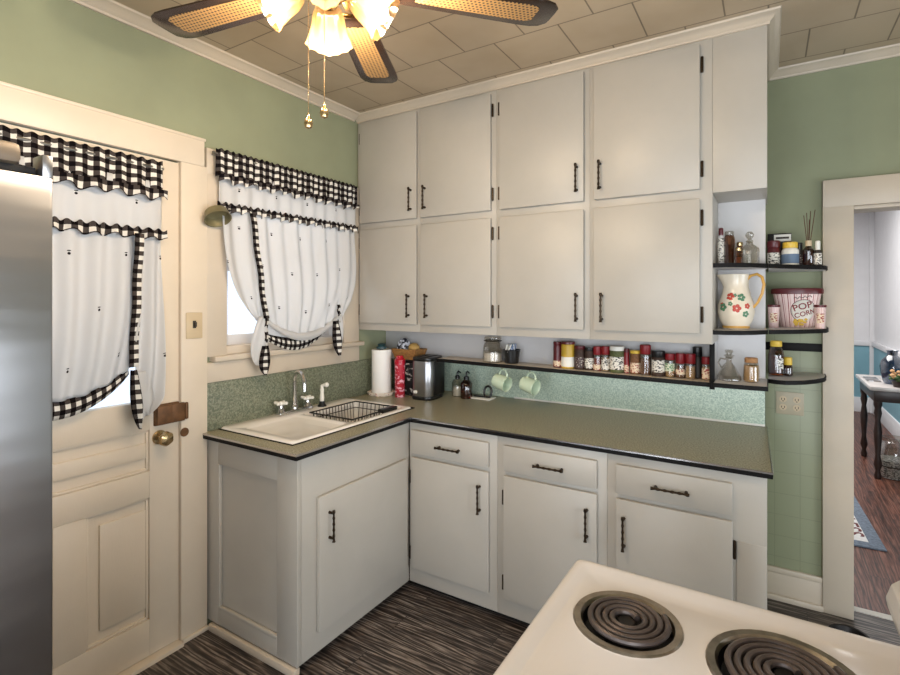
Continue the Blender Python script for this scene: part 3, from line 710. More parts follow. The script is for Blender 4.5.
# splash backs
o = MB().box(.001, .02, -1.645, YF-.001, CT+.0015, 1.140, .002).build('backsplash', 'splash_green'); tag(o, 'green speckled backsplash behind the sink under the window', 'backsplash')
o = MB().box(.021, 2.227, -.138, YF-.0005, CT+.0015, 1.127, .001).build('backsplash', 'splash_mint'); tag(o, 'pale mint speckled backsplash under the spice shelf', 'backsplash')
MB().box(.9, 2.227, -.144, -.1382, CT+.0015, CT+.012, .001).build('base_strip', 'label_white', o)
struct(MB().box(.001, 2.036, -.29, YF-.0003, 1.128, 1.337, .001).build('trim_11', 'panel_white'))

# ------------------------------------------------------------------ upper cabinets
ZB, ZT = 1.338, 2.661
up = [
 (0.002, .490, (.034, .476), .439, .424, .026, 'white wall cabinet column nearest the window, first from the left'),
 (.490, .995, (.507, .968), .540, .554, .976, 'white wall cabinet column above the toaster, second from the left'),
 (.995, 1.502, (1.022, 1.477), 1.445, 1.445, 1.014, 'white wall cabinet column second from the right, above the left spice jars'),
 (1.502, 2.036, (1.526, 1.988), 1.557, 1.567, 1.996, 'white wall cabinet column beside the open corner shelves')]
for i, (x0, x1, (d0, d1), h1, h2, gx, lab) in enumerate(up):
    t = thing('wall_cabinet', lab, 'cabinet', ((x0+x1)/2, -.35, ZB), group='wall cabinets reaching the ceiling')
    b = MB(); b.box(x0, x1-.0004, FY, YF-.001, ZB, ZT+.04, .0008); b.build('carcass', 'cabinet_paint', t)
    for z0, z1, hz, hx in ((2.012, 2.642, 2.124, h1), (1.384, 1.970, 1.494, h2)):
        dd = MB().box(d0, d1, FY-.022, FY-.003, z0, z1, .003).build('door', 'cabinet_paint', t)
        pull(hx, FY-.022, hz, .14, True, (0, -1)).build('handle', 'bronze', dd)
        for q in (.14, .86): hinge(gx, FY-.005, z0+(z1-z0)*q, .06, (0, -1)).build('hinge', 'bronze', t)

# open corner shelf unit at the right end
t = thing('corner_shelf_unit', 'open white niche shelves at the right end of the wall cabinets', 'shelf unit', (2.14, -.35, 1.13))
b = MB(); b.box(2.0364, 2.236, FY, YF-.001, 1.993, ZT+.04, .0008); b.build('header_box', 'cabinet_paint', t)
MB().box(2.0364, 2.229, -.29, YF-.0008, 1.142, 1.993, 0).build('back_panel', 'panel_white', t)
S1, S2, S3 = 1.688, 1.398, 1.168
fronts = {S1: [(2.037, -.565), (2.09, -.556), (2.14, -.530), (2.19, -.480), (2.236, -.410)],
          S2: [(2.037, -.568), (2.09, -.560), (2.14, -.538), (2.19, -.490), (2.236, -.415)],
          S3: [(2.037, -.548), (2.10, -.550), (2.18, -.550), (2.236, -.545)]}
for z in (S1, S2, S3):
    pth = fronts[z]+([(2.2362, -.291)] if z == S3 else [])
    sh = MB().prism([(2.037, -.2908)]+fronts[z]+[(2.236, -.2908)], z-.017, z).build('shelf', 'panel_white', t)
    MB().sweep([(0, z-.018), (.004, z-.018), (.004, z+.001), (0, z+.001)], pth).build('edge_band', 'black_edge', sh)
wl = {S1: 'top rounded wall shelf right of the niche, holding the reed bottle', S2: 'middle rounded wall shelf right of the niche, under the striped popcorn bucket', S3: 'bottom rounded wall shelf right of the niche, above the outlet'}
rounds = {S1: [(2.241, -.405), (2.29, -.33), (2.34, -.268), (2.39, -.215), (2.435, -.165), (2.462, -.12), (2.474, -.06), (2.476, .036)],
          S2: [(2.241, -.405), (2.28, -.372), (2.33, -.335), (2.38, -.282), (2.43, -.220), (2.462, -.165), (2.476, -.08), (2.478, .036)],
          S3: [(2.241, -.295), (2.27, -.312), (2.305, -.314), (2.34, -.292), (2.38, -.255), (2.425, -.19), (2.458, -.12), (2.470, -.05), (2.472, .036)]}
for z in (S1, S2, S3):
    o = thing('wall_shelf', wl[z], 'shelf', (2.36, -.05, z-.022), group='rounded shelves on the sage wall')
    pth = rounds[z]; xe = pth[-1][0]
    MB().prism([(2.241, YB-.012)]+pth+[(2.464, .036), (2.464, YB-.012)], z-.017, z).build('board', 'panel_white', o)
    MB().sweep([(0, z-.018), (.004, z-.018), (.004, z+.001), (0, z+.001)], pth).build('edge_band', 'black_edge', o)

# spice shelf under the cabinets
def zs(x): return 1.172-(x-.5)*.0125
PY = -.29
t = thing('spice_shelf', 'long narrow shelf with black edge under the wall cabinets', 'shelf', (1.2, -.37, 1.15))
Sh = Matrix(((1, 0, 0, 0), (0, 1, 0, 0), (-.0125, 0, 1, 0), (0, 0, 0, 1)))
z0_ = zs(0)
b = MB(); b.box(.53, 2.012, -.450, PY-.001, z0_-.018, z0_, .001, mat=Sh); b.build('board', 'trim_paint', t)
MB().box(.528, 2.013, -.457, -.450, z0_-.019, z0_+.001, .001, mat=Sh).build('edge_band', 'black_edge', t)
MB().box(2.0145, 2.034, -.452, PY-.001, 1.125, ZB-.001, .001).build('end_panel', 'panel_white', t)
MB().box(2.0135, 2.035, -.460, -.452, 1.125, ZB-.001, .001).build('edge_band', 'black_edge', t)

# ------------------------------------------------------------------ bottles and jars
CAMA = math.atan2(-3.04+.2, 2.24-1.8)
def jar(name, label, cat, group, x, y, z, r, h, body, lid, lf=.22, lab=None, lr=(.12, .62), neck=.9, lidr=.96, rnd=.25, fill=None, fl=.6, extra=None):
    """jar/bottle: glass or plastic body, cap, wrap-round label"""
    t = thing(name, label, cat, (x, y, z), group=group); hb = h*(1-lf); q = min(r*rnd, hb*.2); z0 = .0006
    MB().lathe([(0, z0), (r-q*.4, z0), (r, q*.4), (r, hb-q*1.6), (r*(1+neck)/2, hb-q*.5), (r*neck, hb), (r*neck*.96, hb+.001), (0, hb+.001)], (x, y, z), 20).build('body', body, t)
    if fill: MB().lathe([(0, .003), (r*.93, .003), (r*.93, hb*fl), (0, hb*fl+.002)], (x, y, z), 16).build('contents', fill, t)
    if lid:
        lr_ = r*lidr
        MB().lathe([(lr_*.98, hb-.001), (lr_, hb), (lr_, h-.003), (lr_-.003, h), (0, h)], (x, y, z), 22, fl=lambda rr, zz, a: rr*(1+.015*math.cos(22*a))).build('lid', lid, t)
    if lab:
        MB().lathe([(r*1.012, hb*lr[0]), (r*1.012, hb*lr[1])], (x, y, z), 22).build('label', lab, t)
    return t
G = 'spice jars on the shelf under the cabinets'
sp = [
 (1.266, 0.0218, 0.131, 'maroon', 'maroon', .12, 'print_red', (.05, .3), None, 'tall maroon spice canister, leftmost of the spice row'),
 (1.325, 0.035, 0.135, 'gold_yellow', 'maroon', .10, 'label_white', (.08, .48), None, 'wide yellow-gold canister with white label, second in the spice row'),
 (1.388, 0.0266, 0.117, 'spice_dark', 'maroon', .14, 'print_dark', (.1, .6), None, 'dark jar with maroon lid right of the yellow canister'),
 (1.44, 0.0224, 0.111, 'spice_dark', 'black_plastic', .14, 'print_black', (.1, .62), None, 'dark-lidded jar with black and white label, fourth in the spice row'),
 (1.482, 0.0196, 0.120, 'clear_glass', 'red_lid', .34, 'print_red', (.05, .4), 'spice_red', 'slim red-lidded spice jar with reddish contents, left one of two side by side'),
 (1.525, 0.0207, 0.122, 'clear_glass', 'red_lid', .32, 'print_black', (.1, .75), 'spice_tan', 'slim red-lidded spice jar with tan contents, left of the large dark jar'),
 (1.583, .0345, .126, 'spice_green', 'label_white', .16, 'print_black', (.15, .72), None, 'large dark green jar with pale lid in the middle of the spice row'),
 (1.631, 0.0125, 0.117, 'red_lid', 'maroon', .15, 'print_red', (.05, .4), None, 'thin dark red tube between two larger spice jars'),
 (1.672, 0.023, 0.111, 'spice_brown', 'yellow_cap', .12, 'print_red', (.08, .55), None, 'jar with yellow lid and red and cream label in the spice row'),
 (1.721, 0.025, 0.140, 'clear_glass', 'red_lid', .30, None, (.1, .6), 'spice_brown', 'tall jar with big red cap and brown contents in the spice row'),
 (1.782, 0.03, 0.116, 'spice_dark', 'black_plastic', .24, 'print_black', (.22, .85), None, 'black-capped jar with white leaf label in the spice row'),
 (1.835, 0.0215, 0.107, 'clear_glass', 'red_lid', .26, 'print_green', (.35, .8), 'spice_tan', 'red-lidded spice jar with green label'),
 (1.881, 0.0203, 0.111, 'clear_glass', 'red_lid', .40, 'print_red', (.25, .6), 'spice_brown', 'red-lidded spice jar with brown contents right of the green label'),
 (1.925, 0.0215, 0.112, 'clear_glass', 'red_lid', .38, None, (.1, .6), 'spice_tan', 'red-lidded spice jar with pale flakes, second from the right'),
 (1.993, 0.0185, 0.103, 'clear_glass', 'red_lid', .30, 'print_red', (.1, .7), 'spice_tan', 'red-lidded jar standing alone at the right end of the spice row')]
for x, r, h, body, lid, lf, lab, lr, fill, txt in sp:
    jar('spice_jar', txt, 'spice jar', G, x, -.375, zs(x)+.0004, r*1.04, h*1.07, body, lid, lf, lab, lr, .92, 1.0, .2, fill, .8)
jar('spice_jar', 'tall grey bottle with round black cap behind the red-lidded jars', 'spice jar', G, 1.951, -.330, zs(1.951)+.0004, .019, .150, 'slot_dark', 'black_plastic', .3, None, rnd=.5, neck=.7, lidr=1.1)
# storage jar and packet pot
x = .871; t = thing('storage_jar', 'clear glass storage jar with white contents on the spice shelf', 'jar', (x, -.375, zs(x)))
z = zs(x)+.001
MB().lathe([(0, 0), (.052, 0), (.058, .006), (.058, .085), (.050, .105), (.044, .112), (.046, .118), (.046, .124)], (x, -.375, z), 28).build('body', 'clear_glass', t)
MB().lathe([(0, .004), (.054, .004), (.054, .052), (0, .056)], (x, -.375, z), 24).build('contents', 'sugar', t)
MB().lathe([(.048, .122), (.050, .126), (.050, .140), (.044, .146), (0, .148)], (x, -.375, z), 24).build('lid', 'clear_glass', t)
MB().tube([(x+.051*math.cos(a*PI/12), -.375+.051*math.sin(a*PI/12), z+.122) for a in range(24)], .003, 6, True).build('wire_bail', 'bronze', t)
x = .991; t = thing('packet_pot', 'small black pot filled with blue and white packets', 'pot', (x, -.375, zs(x)))
z = zs(x)+.001
MB().lathe([(0, 0), (.036, 0), (.040, .004), (.050, .075), (.053, .078), (.048, .078), (.037, .006), (0, .006)], (x, -.375, z), 24).build('body', 'black_plastic', t)
random.seed(3)
for k_ in range(9):
    a = random.uniform(0, 6.28); rr = random.uniform(.0, .03)
    mt = Matrix.Translation((x+rr*math.cos(a), -.375+rr*math.sin(a), z+.082)) @ Matrix.Rotation(random.uniform(0, 3), 4, 'Z') @ Matrix.Rotation(random.uniform(-.5, .5), 4, 'X')
    MB().box(-.022, .022, -.003, .003, -.02, .028, .001, mat=mt).build('packet', ('navy_white', 'label_white', 'label_blue')[k_ % 3], t)

# mugs hanging from hooks under the shelf
for x, lab in ((.935, 'pale mint mug hanging under the spice shelf, nearer the corner'), (1.108, 'pale mint mug hanging under the spice shelf, right of its twin')):
    zt = zs(x)-.022
    t = thing('mug', lab, 'mug', (x, -.395, zt-.06), group='mugs hanging under the spice shelf')
    Rm = Matrix.Translation((x-.036, -.392, zt-.080)) @ Matrix.Rotation(R(-12), 4, 'Z') @ Matrix.Rotation(R(102), 4, 'Y')
    MB().lathe([(0, 0), (.036, 0), (.040, .004), (.043, .05), (.045, .088), (.0435, .090), (.041, .086), (.039, .008), (0, .007)], (0, 0, -.003), 24, mat=Rm).build('body', 'mint_ceramic', t)
    pts = [(-.040-.0, 0, .018)]+[(-.042-.034*math.sin(PI*k_/8), 0, .018+.056*(1-math.cos(PI*k_/8))/2) for k_ in range(1, 8)]+[(-.042, 0, .074)]
    MB().tube(pts, .0058, 8, mat=Rm).build('handle', 'mint_ceramic', t)
    hk = thing('cup_hook', 'small brass hook holding the '+('left' if x < 1 else 'right')+' mint mug under the shelf', 'hook', (x, -.395, zt))
    MB().tube([(x+.004, -.396, zt+.0005), (x+.004, -.396, zt-.008), (x+.004, -.387, zt-.018), (x+.004, -.395, zt-.026), (x+.004, -.405, zt-.020)], .0022, 6).build('wire', 'brass', hk)

# ------------------------------------------------------------------ things on the counter
Z = CT+.0006
x, y = .113, -.472
t = thing('paper_towel_holder', 'white paper towel roll on a scalloped ceramic holder in the corner', 'paper towels', (x, y, CT))
MB().lathe([(0, 0), (.078, 0), (.086, .010), (.088, .022), (.080, .022), (.074, .014), (0, .014)], (x, y, Z), 48, fl=lambda r, z, a: r*(1+(.05*math.cos(10*a) if r > .07 else 0))).build('base', 'scallop_print', t)
MB().lathe([(.02, .016), (.062, .016), (.0635, .02), (.0635, .288), (.062, .292), (.02, .292)], (x, y, Z), 36).build('paper_roll', 'paper_white', t)
b = MB(); b.cyl((x, y, Z+.012), .012, .30, 12); b.lathe([(.02, 0), (.034, .006), (.034, .016), (.022, .024), (.028, .034), (0, .042)], (x, y, Z+.294), 18); b.build('finial', 'teal_dark', t)
x, y = .262, -.472
t = thing('tumbler', 'tall red tumbler with pink ring pattern beside the paper towels', 'tumbler', (x, y, CT))
MB().lathe([(0, 0), (.029, 0), (.031, .003), (.033, .20), (.0335, .215), (0, .215)], (x, y, Z), 24).build('body', 'ring_red', t)
MB().lathe([(.0345, .213), (.0345, .236), (.026, .244), (.020, .262), (.0, .264)], (x, y, Z), 22).build('lid', 'red_gloss', t)
x, y = .30, -.31
t = thing('canister', 'square black tin with pale ornament, behind the red tumbler', 'canister', (.25, -.355, CT))
mt = Matrix.Translation((.25, -.355, Z)) @ Matrix.Rotation(R(0), 4, 'Z')
MB().box(-.070, .070, -.055, .055, 0, .208, .006, mat=mt).build('body', 'tin_black', t)
MB().box(-.072, .072, -.057, .057, .2085, .228, .006, mat=mt).build('lid', 'black_plastic', t)
t = thing('wicker_basket', 'small tan wicker basket resting on the black tin', 'basket', (.25, -.355, CT+.229))
mt = Matrix.Translation((.25, -.356, Z+.2288)) @ Matrix.Rotation(R(0), 4, 'Z')
b = MB()
for k_ in range(6):
    z = .006+.011*k_; g = .004*k_
    b.tube([((-.075-g), -.05-g*.5, z), (.075+g, -.05-g*.5, z), (.075+g, .05+g*.5, z), (-.075-g, .05+g*.5, z)], .0066, 8, True, mat=mt)
b.box(-.07, .07, -.045, .045, 0, .006, .001, mat=mt); b.build('basket', 'basket_tan', t)
o = thing('woven_pouch', 'golden tan rounded pouch at the right end of the basket', 'pouch', (.28, -.36, CT+.24))
MB().ball((.292, -.362, CT+.302), .040, .95, .9, .85, 18).build('body', 'bread_tan', o)
o = thing('cloth_napkin', 'crumpled black and white napkin heaped in the basket', 'napkin', (.21, -.355, CT+.24))
m = MB(); random.seed(5)
def nap(u, v):
    a = 2*PI*u; r = .055*math.sin(PI*v*.5+.02)*(1+.22*math.sin(5*a+1))
    return (.208+r*math.cos(a)*.78, -.356+r*math.sin(a)*.66, CT+.362-.100*v*v+.010*math.sin(7*a)*v)
m.grid(48, 10, nap, lambda u, v: (u*.3, v*.08)); m.build('folds', 'splash_cloth', o, thick=.002)
# toaster, seen end-on
tx, ty = .425, -.400
t = thing('toaster', 'stainless steel toaster with black base and top on the counter', 'toaster', (tx, ty, CT), R(4))
def rounded(w, d, r, n=6):
    pts = []
    for cx, cy, a0 in ((w/2-r, d/2-r, 0), (-w/2+r, d/2-r, 90), (-w/2+r, -d/2+r, 180), (w/2-r, -d/2+r, 270)):
        for k_ in range(n+1):
            a = R(a0+90*k_/n); pts.append((cx+r*math.cos(a), cy+r*math.sin(a)))
    return pts
MB().prism(rounded(.150, .196, .05), .0006, .022, .004).build('base', 'black_plastic', t, local=True)
MB().prism(rounded(.142, .186, .046), .022, .238, .003).build('shell', 'stainless', t, local=True)
b = MB(); b.prism(rounded(.144, .188, .047), .238, .262, .008); b.build('top', 'black_plastic', t, local=True)
b = MB(); b.box(-.040, -.014, -.065, .065, .2605, .2635, .001); b.box(.014, .040, -.065, .065, .2605, .2635, .001); b.build('slot', 'black_shadow', t, local=True)
b = MB(); b.box(.0700, .0760, -.045, .085, .026, .236, .006); b.build('side_panel', 'black_plastic', t, local=True)
b = MB(); b.box(-.045, -.020, -.0965, -.0925, .040, .058, .0015); b.build('badge', 'label_white', t, local=True)
b = MB(); b.box(-.015, .015, .094, .112, .16, .175, .004); b.build('lever', 'black_plastic', t, local=True)

def pump(name, lab, x, y, r, h, bm_, fill, fm):
    t = thing(name, lab, 'bottle', (x, y, CT), group='pump bottles beside the toaster')
    hb = h*.68
    MB().lathe([(0, 0), (r*.95, 0), (r, .004), (r, hb*.8), (r*.72, hb*.95), (r*.42, hb), (r*.42, hb+.008)], (x, y, Z), 22).build('body', bm_, t)
    MB().lathe([(0, .004), (r*.9, .004), (r*.9, hb*fill), (0, hb*fill)], (x, y, Z), 18).build('contents', fm, t)
    b = MB(); b.lathe([(r*.46, 0), (r*.46, .018), (.006, .022), (.005, h-hb-.012), (0, h-hb-.012)], (x, y, Z+hb+.002), 14)
    b.tube([(x, y, Z+h-.008), (x+.012, y-.006, Z+h), (x+.03, y-.015, Z+h-.008)], .005, 8); b.build('pump_head', 'black_plastic', t)
pump('soap_bottle', 'clear glass pump bottle next to the toaster', .555, -.25, .036, .160, 'clear_glass', .55, 'label_white')
pump('soap_bottle', 'amber pump bottle right of the clear bottle', .640, -.285, .037, .168, 'amber_glass', .8, 'honey')
x, y = .735, -.245
t = thing('ring_stand_tray', 'flat white tray with a small black ring stand on the counter', 'tray', (x, y, CT))
MB().box(x-.07, x+.07, y-.045, y+.045, CT+.0006, CT+.010, .004).build('tray', 'ceramic_white', t)
b = MB(); b.tube([(x+.035+.026*math.cos(2*PI*k_/20), y+.006*math.sin(2*PI*k_/20), CT+.046+.034*math.sin(2*PI*k_/20)) for k_ in range(20)], .007, 8, True); b.box(x-.06, x+.05, y-.012, y+.012, CT+.0095, CT+.018, .003); b.build('ring_stand', 'black_plastic', t)

# ------------------------------------------------------------------ things in the niche and on the rounded shelves
NYY = -.43
jar('bottle', 'slim bottle with dark red cap at the left of the top niche shelf', 'bottle', None, 2.058, NYY, S1+.0004, .0135, .168, 'panel_white', 'maroon', .2, 'print_black', (.1, .9), .6, .7, .6)
jar('jar', 'brown glass jar of dried spice on the top niche shelf', 'jar', None, 2.091, NYY+.012, S1+.0004, .0235, .152, 'brown_glass', 'clear_glass', .12, None, (.1, .6), .72, .8, .7, 'spice_brown', .7)
jar('jar', 'tiny glass jar between the brown jar and the decanter', 'jar', None, 2.128, NYY-.02, S1+.0004, .0135, .075, 'brown_glass', 'brass', .2, None, rnd=.4, neck=.8, fill='spice_tan', fl=.5)
jar('jar', 'small glass jar behind the tiny one, left of the decanter', 'jar', None, 2.130, NYY+.05, S1+.0004, .0135, .105, 'brown_glass', 'brass', .16, None, rnd=.4, neck=.8, fill='spice_brown', fl=.5)
x = 2.170; t = thing('decanter', 'round clear glass decanter with ball stopper on the top niche shelf', 'decanter', (x, NYY, S1))
MB().lathe([(0, .0006), (.032, .0006), (.036, .005), (.036, .062), (.033, .072), (.014, .088), (.012, .098), (.017, .102)], (x, NYY, S1), 24, fl=lambda r, z, a: r*(1+.03*math.cos(8*a))).build('body', 'clear_glass', t)
MB().lathe([(.010, .092), (.013, .103), (.007, .110), (.016, .122), (.017, .132), (.009, .143), (0, .145)], (x, NYY, S1), 18).build('stopper', 'clear_glass', t)

wy = -.12
jar('pill_bottle', 'maroon bottle with white-banded lid at the left of the top rounded shelf', 'bottle', None, 2.262, wy-.02, S1+.0004, .0270, .125, 'maroon', 'maroon', .26, 'print_black', (.08, .72), .9, 1.0)
t = thing('carton_box', 'black box with a white label tucked behind the maroon bottle', 'box', (2.29, -.04, S1))
MB().box(2.237, 2.336, -.066, -.020, S1+.0005, S1+.168, .002).build('carton', 'black_plastic', t)
MB().box(2.264, 2.334, -.0675, -.0659, S1+.128, S1+.162, .0004).build('label', 'label_white', t); MB().box(2.272, 2.326, -.0682, -.0673, S1+.140, S1+.150, .0003).build('lettering', 'slot_dark', t)
jar('pill_bottle', 'wide white bottle with yellow lid and blue label on the top rounded shelf', 'bottle', None, 2.328, wy-.024, S1+.0004, .0350, .114, 'label_white', 'yellow_cap', .24, 'label_blue', (.15, .66), .72, .85)
jar('bottle', 'narrow dark bottle right of the yellow-lidded one', 'bottle', None, 2.366, wy+.030, S1+.0004, .0135, .115, 'slot_dark', 'black_plastic', .3, 'print_dark', (.1, .7))
x = 2.400; t = thing('reed_diffuser', 'brown reed diffuser bottle with dark sticks on the top rounded shelf', 'diffuser', (x, wy, S1))
MB().lathe([(0, .0006), (.020, .0006), (.022, .004), (.022, .078), (.012, .088), (.012, .104)], (x, wy, S1), 20).build('bottle', 'amber_glass', t)
MB().lathe([(0, .004), (.019, .004), (.019, .07), (0, .07)], (x, wy, S1), 16).build('oil', 'spice_brown', t)
MB().lathe([(.0135, .094), (.0135, .120), (.007, .120)], (x, wy, S1), 16).build('collar', 'ivory_plate', t)
for a, l in ((-.10, .24), (-.04, .25), (.05, .26), (.14, .262), (.02, .22)):
    MB().tube([(x-a*.03, wy, S1+.02), (x+a*.18, wy+.01*math.sin(a*30), S1+l)], .0018, 6).build('reed', 'reed', t)
jar('bottle', 'small dark bottle with white pump cap at the right of the top rounded shelf', 'bottle', None, 2.436, wy+.004, S1+.0004, .0160, .118, 'slot_dark', 'label_white', .38, 'print_black', (.1, .8), .8, .62)

# floral pitcher
x, y = 2.116, -.400; pr = [(0, .001), (.050, .001), (.054, .006), (.052, .014), (.066, .040), (.0745, .078), (.072, .115), (.058, .155), (.050, .19), (.051, .218), (.056, .246)]
t = thing('pitcher', 'cream ceramic pitcher painted with red flowers and a gold handle', 'pitcher', (x, y, S2))
def pfl(r, z, a):
    k_ = max(0, (z-.19)/.056)
    return r*(1+.42*k_*max(0, math.cos(a-PI))**6)
pitch_r = lambda z: next(r0+(r1-r0)*(z-z0)/(z1-z0) for (r0, z0), (r1, z1) in zip(pr, pr[1:]) if z0 <= z <= z1 and z1 > z0)
inn = [(r-.004, z) for r, z in reversed(pr[3:])]
MB().lathe(pr+[(.054, .248)]+inn+[(0, .02)], (x, y, S2), 36, fl=pfl).build('body', 'cream_ceramic', t)
ha = R(-18)
pts = [(.046, .222), (.062, .240), (.086, .246), (.106, .232), (.114, .200), (.107, .160), (.090, .122), (.072, .098)]
MB().tube([(x+r*math.cos(ha), y+r*math.sin(ha), S2+z) for r, z in pts], [.0055, .006, .0065, .0065, .0062, .006, .0055, .005], 10).build('handle', 'gold_rim', t)
MB().lathe([(.0550, .006), (.0552, .012), (.053, .016)], (x, y, S2), 30).build('foot_ring', 'gold_rim', t)
def petals(spots, mat, nm):
    m = MB()
    for az, z, s_ in spots:
        for k_ in range(5):
            aa = 2*PI*k_/5; a2 = az+s_*.85*math.cos(aa)/.075; z2 = z+s_*.85*math.sin(aa); r = pitch_r(z2)+.0005
            mt = Matrix.Translation((x+r*math.cos(a2), y+r*math.sin(a2), S2+z2)) @ Matrix.Rotation(a2, 4, 'Z')
            m.ball((0, 0, 0), s_*.62, .12, 1, 1, 8, mat=mt)
    m.build(nm, mat, t)
ca = R(-88)
petals([(ca-.35, .146, .013), (ca+.05, .095, .013), (ca+.65, .105, .009), (ca-.85, .11, .008)], 'flower_red', 'painted_flowers')
petals([(ca+.35, .142, .013), (ca-.75, .10, .013), (ca+.55, .070, .010), (ca-.3, .115, .007), (ca-.05, .152, .006)], 'flower_green', 'painted_leaves')

# popcorn bucket and cups
x, y = 2.357, -.055
t = thing('popcorn_bucket', 'large red and cream striped bucket lettered POP CORN on the middle rounded shelf', 'bucket', (x, y, S2))
oval = (.066, .059)
MB().lathe([(0, .0006), (.068, .0006), (.070, .004), (.100, .172), (.094, .172), (.065, .008), (0, .008)], (x, y, S2), 48, sy=.60).build('body', 'bucket_stripes', t)
MB().lathe([(.101, .160), (.106, .162), (.1075, .176), (.105, .186), (.098, .188), (.094, .176)], (x, y, S2), 44, sy=.60).build('rim', 'maroon', t)
def on_bucket(u, v):      # u metres sideways from front centre, v height
    k_ = .070+(.100-.070)*(v-.004)/.168; r = k_+.0012
    a = -PI/2+u/.075*.9
    return Vector((x+r*math.cos(a), y+.60*r*math.sin(a), S2+v))
def bend_text(txt, size, u0, v0, tilt, name, mat, parent, place):
    cu = bpy.data.curves.new('c', 'FONT'); cu.body = txt; cu.size = size; cu.align_x = 'CENTER'; cu.resolution_u = 3; cu.offset = size*.012
    ob = bpy.data.objects.new('c', cu); COL.objects.link(ob); bpy.context.view_layer.update()
    me = ob.to_mesh(); m = MB(); m.bm.from_mesh(me); ob.to_mesh_clear(); bpy.data.objects.remove(ob); bpy.data.curves.remove(cu)
    bmesh.ops.subdivide_edges(m.bm, edges=[e for e in m.bm.edges if e.calc_length() > size*.25], cuts=2)
    ct, st = math.cos(tilt), math.sin(tilt)
    for v in m.bm.verts:
        px, py = v.co.x, v.co.y
        v.co = place(u0+px*ct-py*st, v0+px*st+py*ct)
    return m.build(name, mat, parent, thick=.0008)
def plate(cu_, cv_, ru, rv, mat, nm, off=1.):
    m = MB()
    def f(u, v):
        a = 2*PI*u; return on_bucket(cu_+ru*v*math.cos(a), cv_+rv*v*math.sin(a))
    m.grid(36, 5, f); return m.build(nm, mat, t, thick=.0006)
plate(.026, .080, .050, .052, 'label_white', 'oval_badge')
m = MB(); m.tube([on_bucket(.026+.051*math.cos(a*PI/24), .080+.053*math.sin(a*PI/24)) for a in range(2, 40)], .0014, 6); m.build('oval_line', 'maroon', t)
_ob = on_bucket
def on_bucket2(u, v): 
    p = _ob(u, v); return Vector((x+(p.x-x)*1.012, y+(p.y-y)*1.012, p.z))
bend_text('POP', .042, .024, .088, .30, 'lettering', 'red_lid', t, on_bucket2)
bend_text('CORN', .032, .036, .058, .30, 'lettering', 'red_lid', t, on_bucket2)
m = MB(); m.tube([on_bucket2(-.012+.0065*k_, .140+.006*math.sin(k_*2.4)+.001*k_) for k_ in range(11)], .0016, 6); m.build('script_flourish', 'slot_dark', t)
m = MB(); random.seed(11)
for k_ in range(16): 
    p = on_bucket2(-.012+random.uniform(0, .05), .014+random.uniform(0, .026)); m.ball(tuple(p), .0075, 1, .35, .8, 8)
m.build('popcorn_print', 'yellow_cap', t)
for cx_, cy_, r_, lab in ((2.262, -.165, .0250, 'small striped popcorn cup left of the bucket'), (2.4420, -.155, .0240, 'small striped popcorn cup right of the bucket')):
    c_ = thing('popcorn_cup', lab, 'cup', (cx_, cy_, S2), group='small popcorn cups beside the bucket')
    MB().lathe([(0, .0006), (r_*.78, .0006), (r_*.8, .003), (r_*.98, .104), (r_*.9, .104), (r_*.75, .006), (0, .006)], (cx_, cy_, S2), 28).build('body', 'bucket_stripes', c_)
    MB().lathe([(r_*.99, .098), (r_*1.06, .100), (r_*1.06, .108), (r_*.95, .109)], (cx_, cy_, S2), 26).build('rim', 'maroon', c_)
    MB().lathe([(r_*.87, .025), (r_*.96, .07)], (cx_, cy_, S2), 12, arc=(R(-130), R(-50))).build('badge', 'print_red', c_)

# bottom shelves
x = 2.090; t = thing('cruet', 'cut-glass cruet with stopper and side handle on the bottom niche shelf', 'cruet', (x, NYY, S3))
MB().lathe([(0, .0008), (.044, .0008), (.047, .006), (.045, .020), (.024, .066), (.012, .082), (.011, .096), (.018, .104)], (x, NYY, S3), 20, fl=lambda r, z, a: r*(1+.05*math.cos(10*a)*(z < .06))).build('body', 'clear_glass', t)
MB().lathe([(.010, .098), (.014, .106), (.022, .112), (.010, .119), (.016, .130), (.013, .138), (0, .140)], (x, NYY, S3), 16, fl=lambda r, z, a: r*(1+.08*math.cos(6*a))).build('stopper', 'clear_glass', t)
MB().tube([(x-.012, NYY, S3+.094), (x-.034, NYY, S3+.098), (x-.042, NYY, S3+.078), (x-.030, NYY, S3+.056)], .004, 8).build('handle', 'clear_glass', t)
jar('jar', 'glass jar of dry seasoning with a cork on the bottom niche shelf', 'jar', None, 2.176, NYY, S3+.0014, .0310, .106, 'clear_glass', 'cork', .20, None, (.1, .6), .84, .82, .5, 'spice_tan', .85)
t = jar('syrup_bottle', 'dark syrup bottle with yellow cap and oval label on the bottom rounded shelf', 'bottle', None, 2.272, -.14, S3+.0014, .0330, .165, 'brown_glass', 'yellow_cap', .16, None, (.2, .6), .62, .72, .8, 'honey', .68)
MB().lathe([(.0338, .035), (.0338, .085)], (2.272, -.14, S3), 10, arc=(R(-80), R(-30))).build('label', 'print_black', t)
jar('bottle', 'short amber bottle with yellow cap right of the syrup bottle', 'bottle', None, 2.320, -.13, S3+.0014, .0195, .088, 'amber_glass', 'yellow_cap', .4, None, (.1, .6), .7, .85, .5, 'honey', .6)

